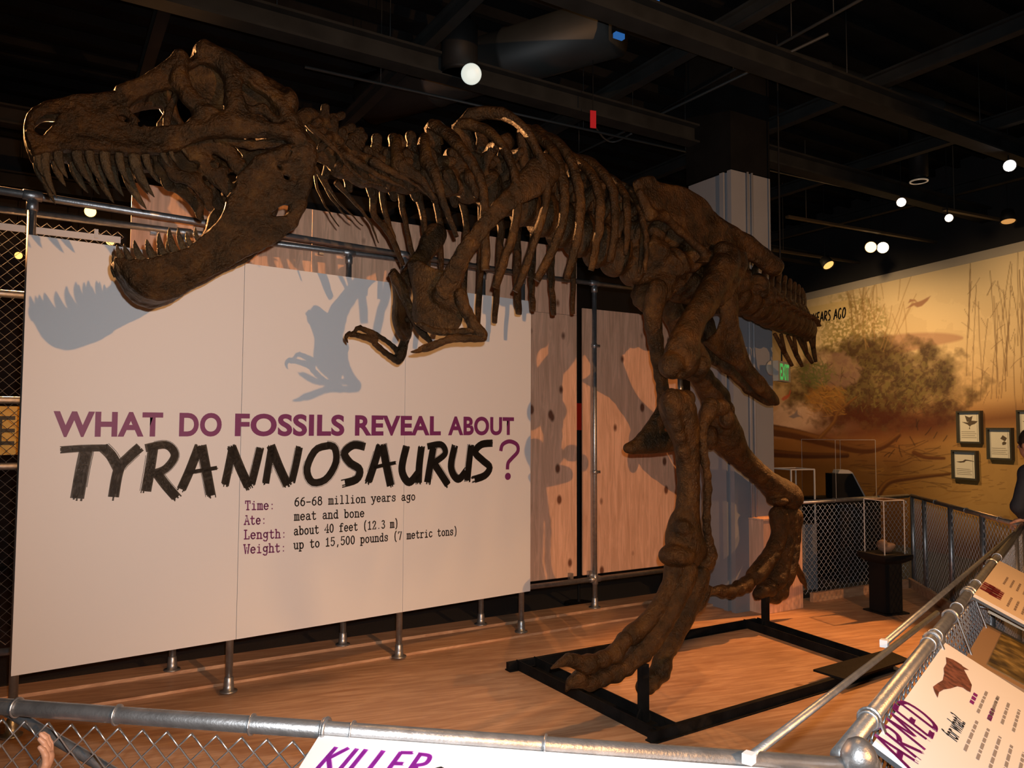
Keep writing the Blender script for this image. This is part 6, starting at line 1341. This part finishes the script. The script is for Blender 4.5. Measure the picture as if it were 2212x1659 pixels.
# adult at the right edge, hand on the far rail
ap_ = hpt(atd(2262, 1000, 6.05), -.10); ad = thing('person', ap_, 'person with dark hair and dark jacket, a hand on the barrier', 'person')
fw_ = nz(np.array([-.25, .95, 0])*1.); sd_ = np.cross(fw_, Z); hc = hpt(atd(2231, 951, 6.05), 0); hc[2] = 1.61; B0 = ap_
head(hc, fw_, .115, ad, HAIR)
sh = B0+Z*1.48; hp = B0+Z*1.0
sculpt('jacket', [('c', [hp+Z*.02, B0+Z*1.22, sh-Z*.06], [.165, .165, .17], .05, fw_, 1.35), ('c', [sh-sd_*.18, sh+sd_*.18], [.075, .075], .04), ('c', [sh+sd_*.19, sh+sd_*.27-Z*.26, sh+sd_*.24+fw_*.08-Z*.48], [.062, .052, .042], .03), ('c', [sh-sd_*.19, sh-sd_*.26-Z*.26+fw_*.03, hpt(atd(2216, 1120, 6.03), .99)+Z*.03], [.062, .052, .038], .03)], NAVY, ad, .012, (.004, 22.))
sculpt('trousers', [('c', [hp+sd_*.09*s, B0+sd_*.10*s+Z*.55+fw_*.02, B0+sd_*.10*s+Z*.10], [.115, .075, .058], .03) for s in (-1, 1)], JEANS, ad, .014, (.003, 22.))
for s in (-1, 1): sculpt('shoe', [('c', [B0+sd_*.10*s-fw_*.05+Z*.045, B0+sd_*.10*s+fw_*.16+Z*.035], [.046, .038], .02)], SHOE, ad, .009, None)
hq = hpt(atd(2217, 1130, 6.0), 1.0); hand(hq+Z*.025, nz(fw_*.8-Z*.25), Z, sd_, 1., ad, 'hand', (.5, .8), .004)
sculpt('hand', [('c', [sh+sd_*.24+fw_*.09-Z*.50, sh+sd_*.24+fw_*.10-Z*.60], [.034, .030], .01), ('c', [sh+sd_*.22+fw_*.10-Z*.60, sh+sd_*.22+fw_*.11-Z*.68], [.012, .009], .006), ('c', [sh+sd_*.24+fw_*.10-Z*.60, sh+sd_*.24+fw_*.12-Z*.69], [.012, .009], .006), ('c', [sh+sd_*.26+fw_*.10-Z*.60, sh+sd_*.26+fw_*.12-Z*.67], [.012, .009], .006)], SKIN, ad, .005, None)
# child whose hand reaches up to the front mesh
hd = hit(84, 1632, FA+FN_*.035, FN_); chb = np.array([-1.36, 1.62, -.10]); ch = thing('child', chb, 'child reaching a bare hand up to the front barrier mesh at the lower left', 'child')
fc = -FN_; sdc = np.cross(fc, Z); R_ = .082
head(chb+Z*.96, fc, R_, ch, mat('hair_brown', (.07, .04, .02), .6)); shc = chb+Z*.80
wr = hit(64, 1722, FA+FN_*.045, FN_); elb = wr+np.array([-.02, -.06, -.13])
sculpt('shirt', [('c', [chb+Z*.50, chb+Z*.66, shc-Z*.03], [.10, .098, .095], .04, fc, 1.3), ('c', [shc-sdc*.09, shc+sdc*.09], [.045, .045], .03), ('c', [shc-sdc*.11, shc-sdc*.15-Z*.14], [.040, .035], .02), ('c', [shc+sdc*.11, (shc+sdc*.11)*.5+elb*.5], [.042, .036], .02)], TEE, ch, .008, (.003, 40.))
sculpt('trousers', [('c', [chb+sdc*.055*s+Z*.50, chb+sdc*.06*s+Z*.28, chb+sdc*.06*s+Z*.06], [.070, .052, .042], .02) for s in (-1, 1)], JEANS, ch, .009, (.002, 40.))
for s in (-1, 1): sculpt('shoe', [('c', [chb+sdc*.06*s-fc*.03+Z*.033, chb+sdc*.06*s+fc*.08+Z*.028], [.033, .028], .015)], SHOE, ch, .007, None)
dirh = nz(hit(110, 1626, FA+FN_*.02, FN_)-wr)
sculpt('arm', [('c', [(shc+sdc*.11)*.6+elb*.4, elb, elb*.4+wr*.6, wr+dirh*.01], [.028, .025, .022, .0165], .012)], SKIN, ch, .004, (.0006, 60.))
sculpt('arm', [('c', [shc-sdc*.15-Z*.12, shc-sdc*.16-Z*.27+fc*.02], [.026, .018], .012), ('c', [shc-sdc*.16-Z*.27+fc*.02, shc-sdc*.16-Z*.33+fc*.03], [.020, .012], .01)], SKIN, ch, .005, None)
hs = nz(FN_*.86+np.cross(dirh, FN_)*.5); hand(wr+dirh*.022, dirh, np.cross(hs, dirh)*-1, hs, .86, ch, 'hand', (.30, .55), .0016)
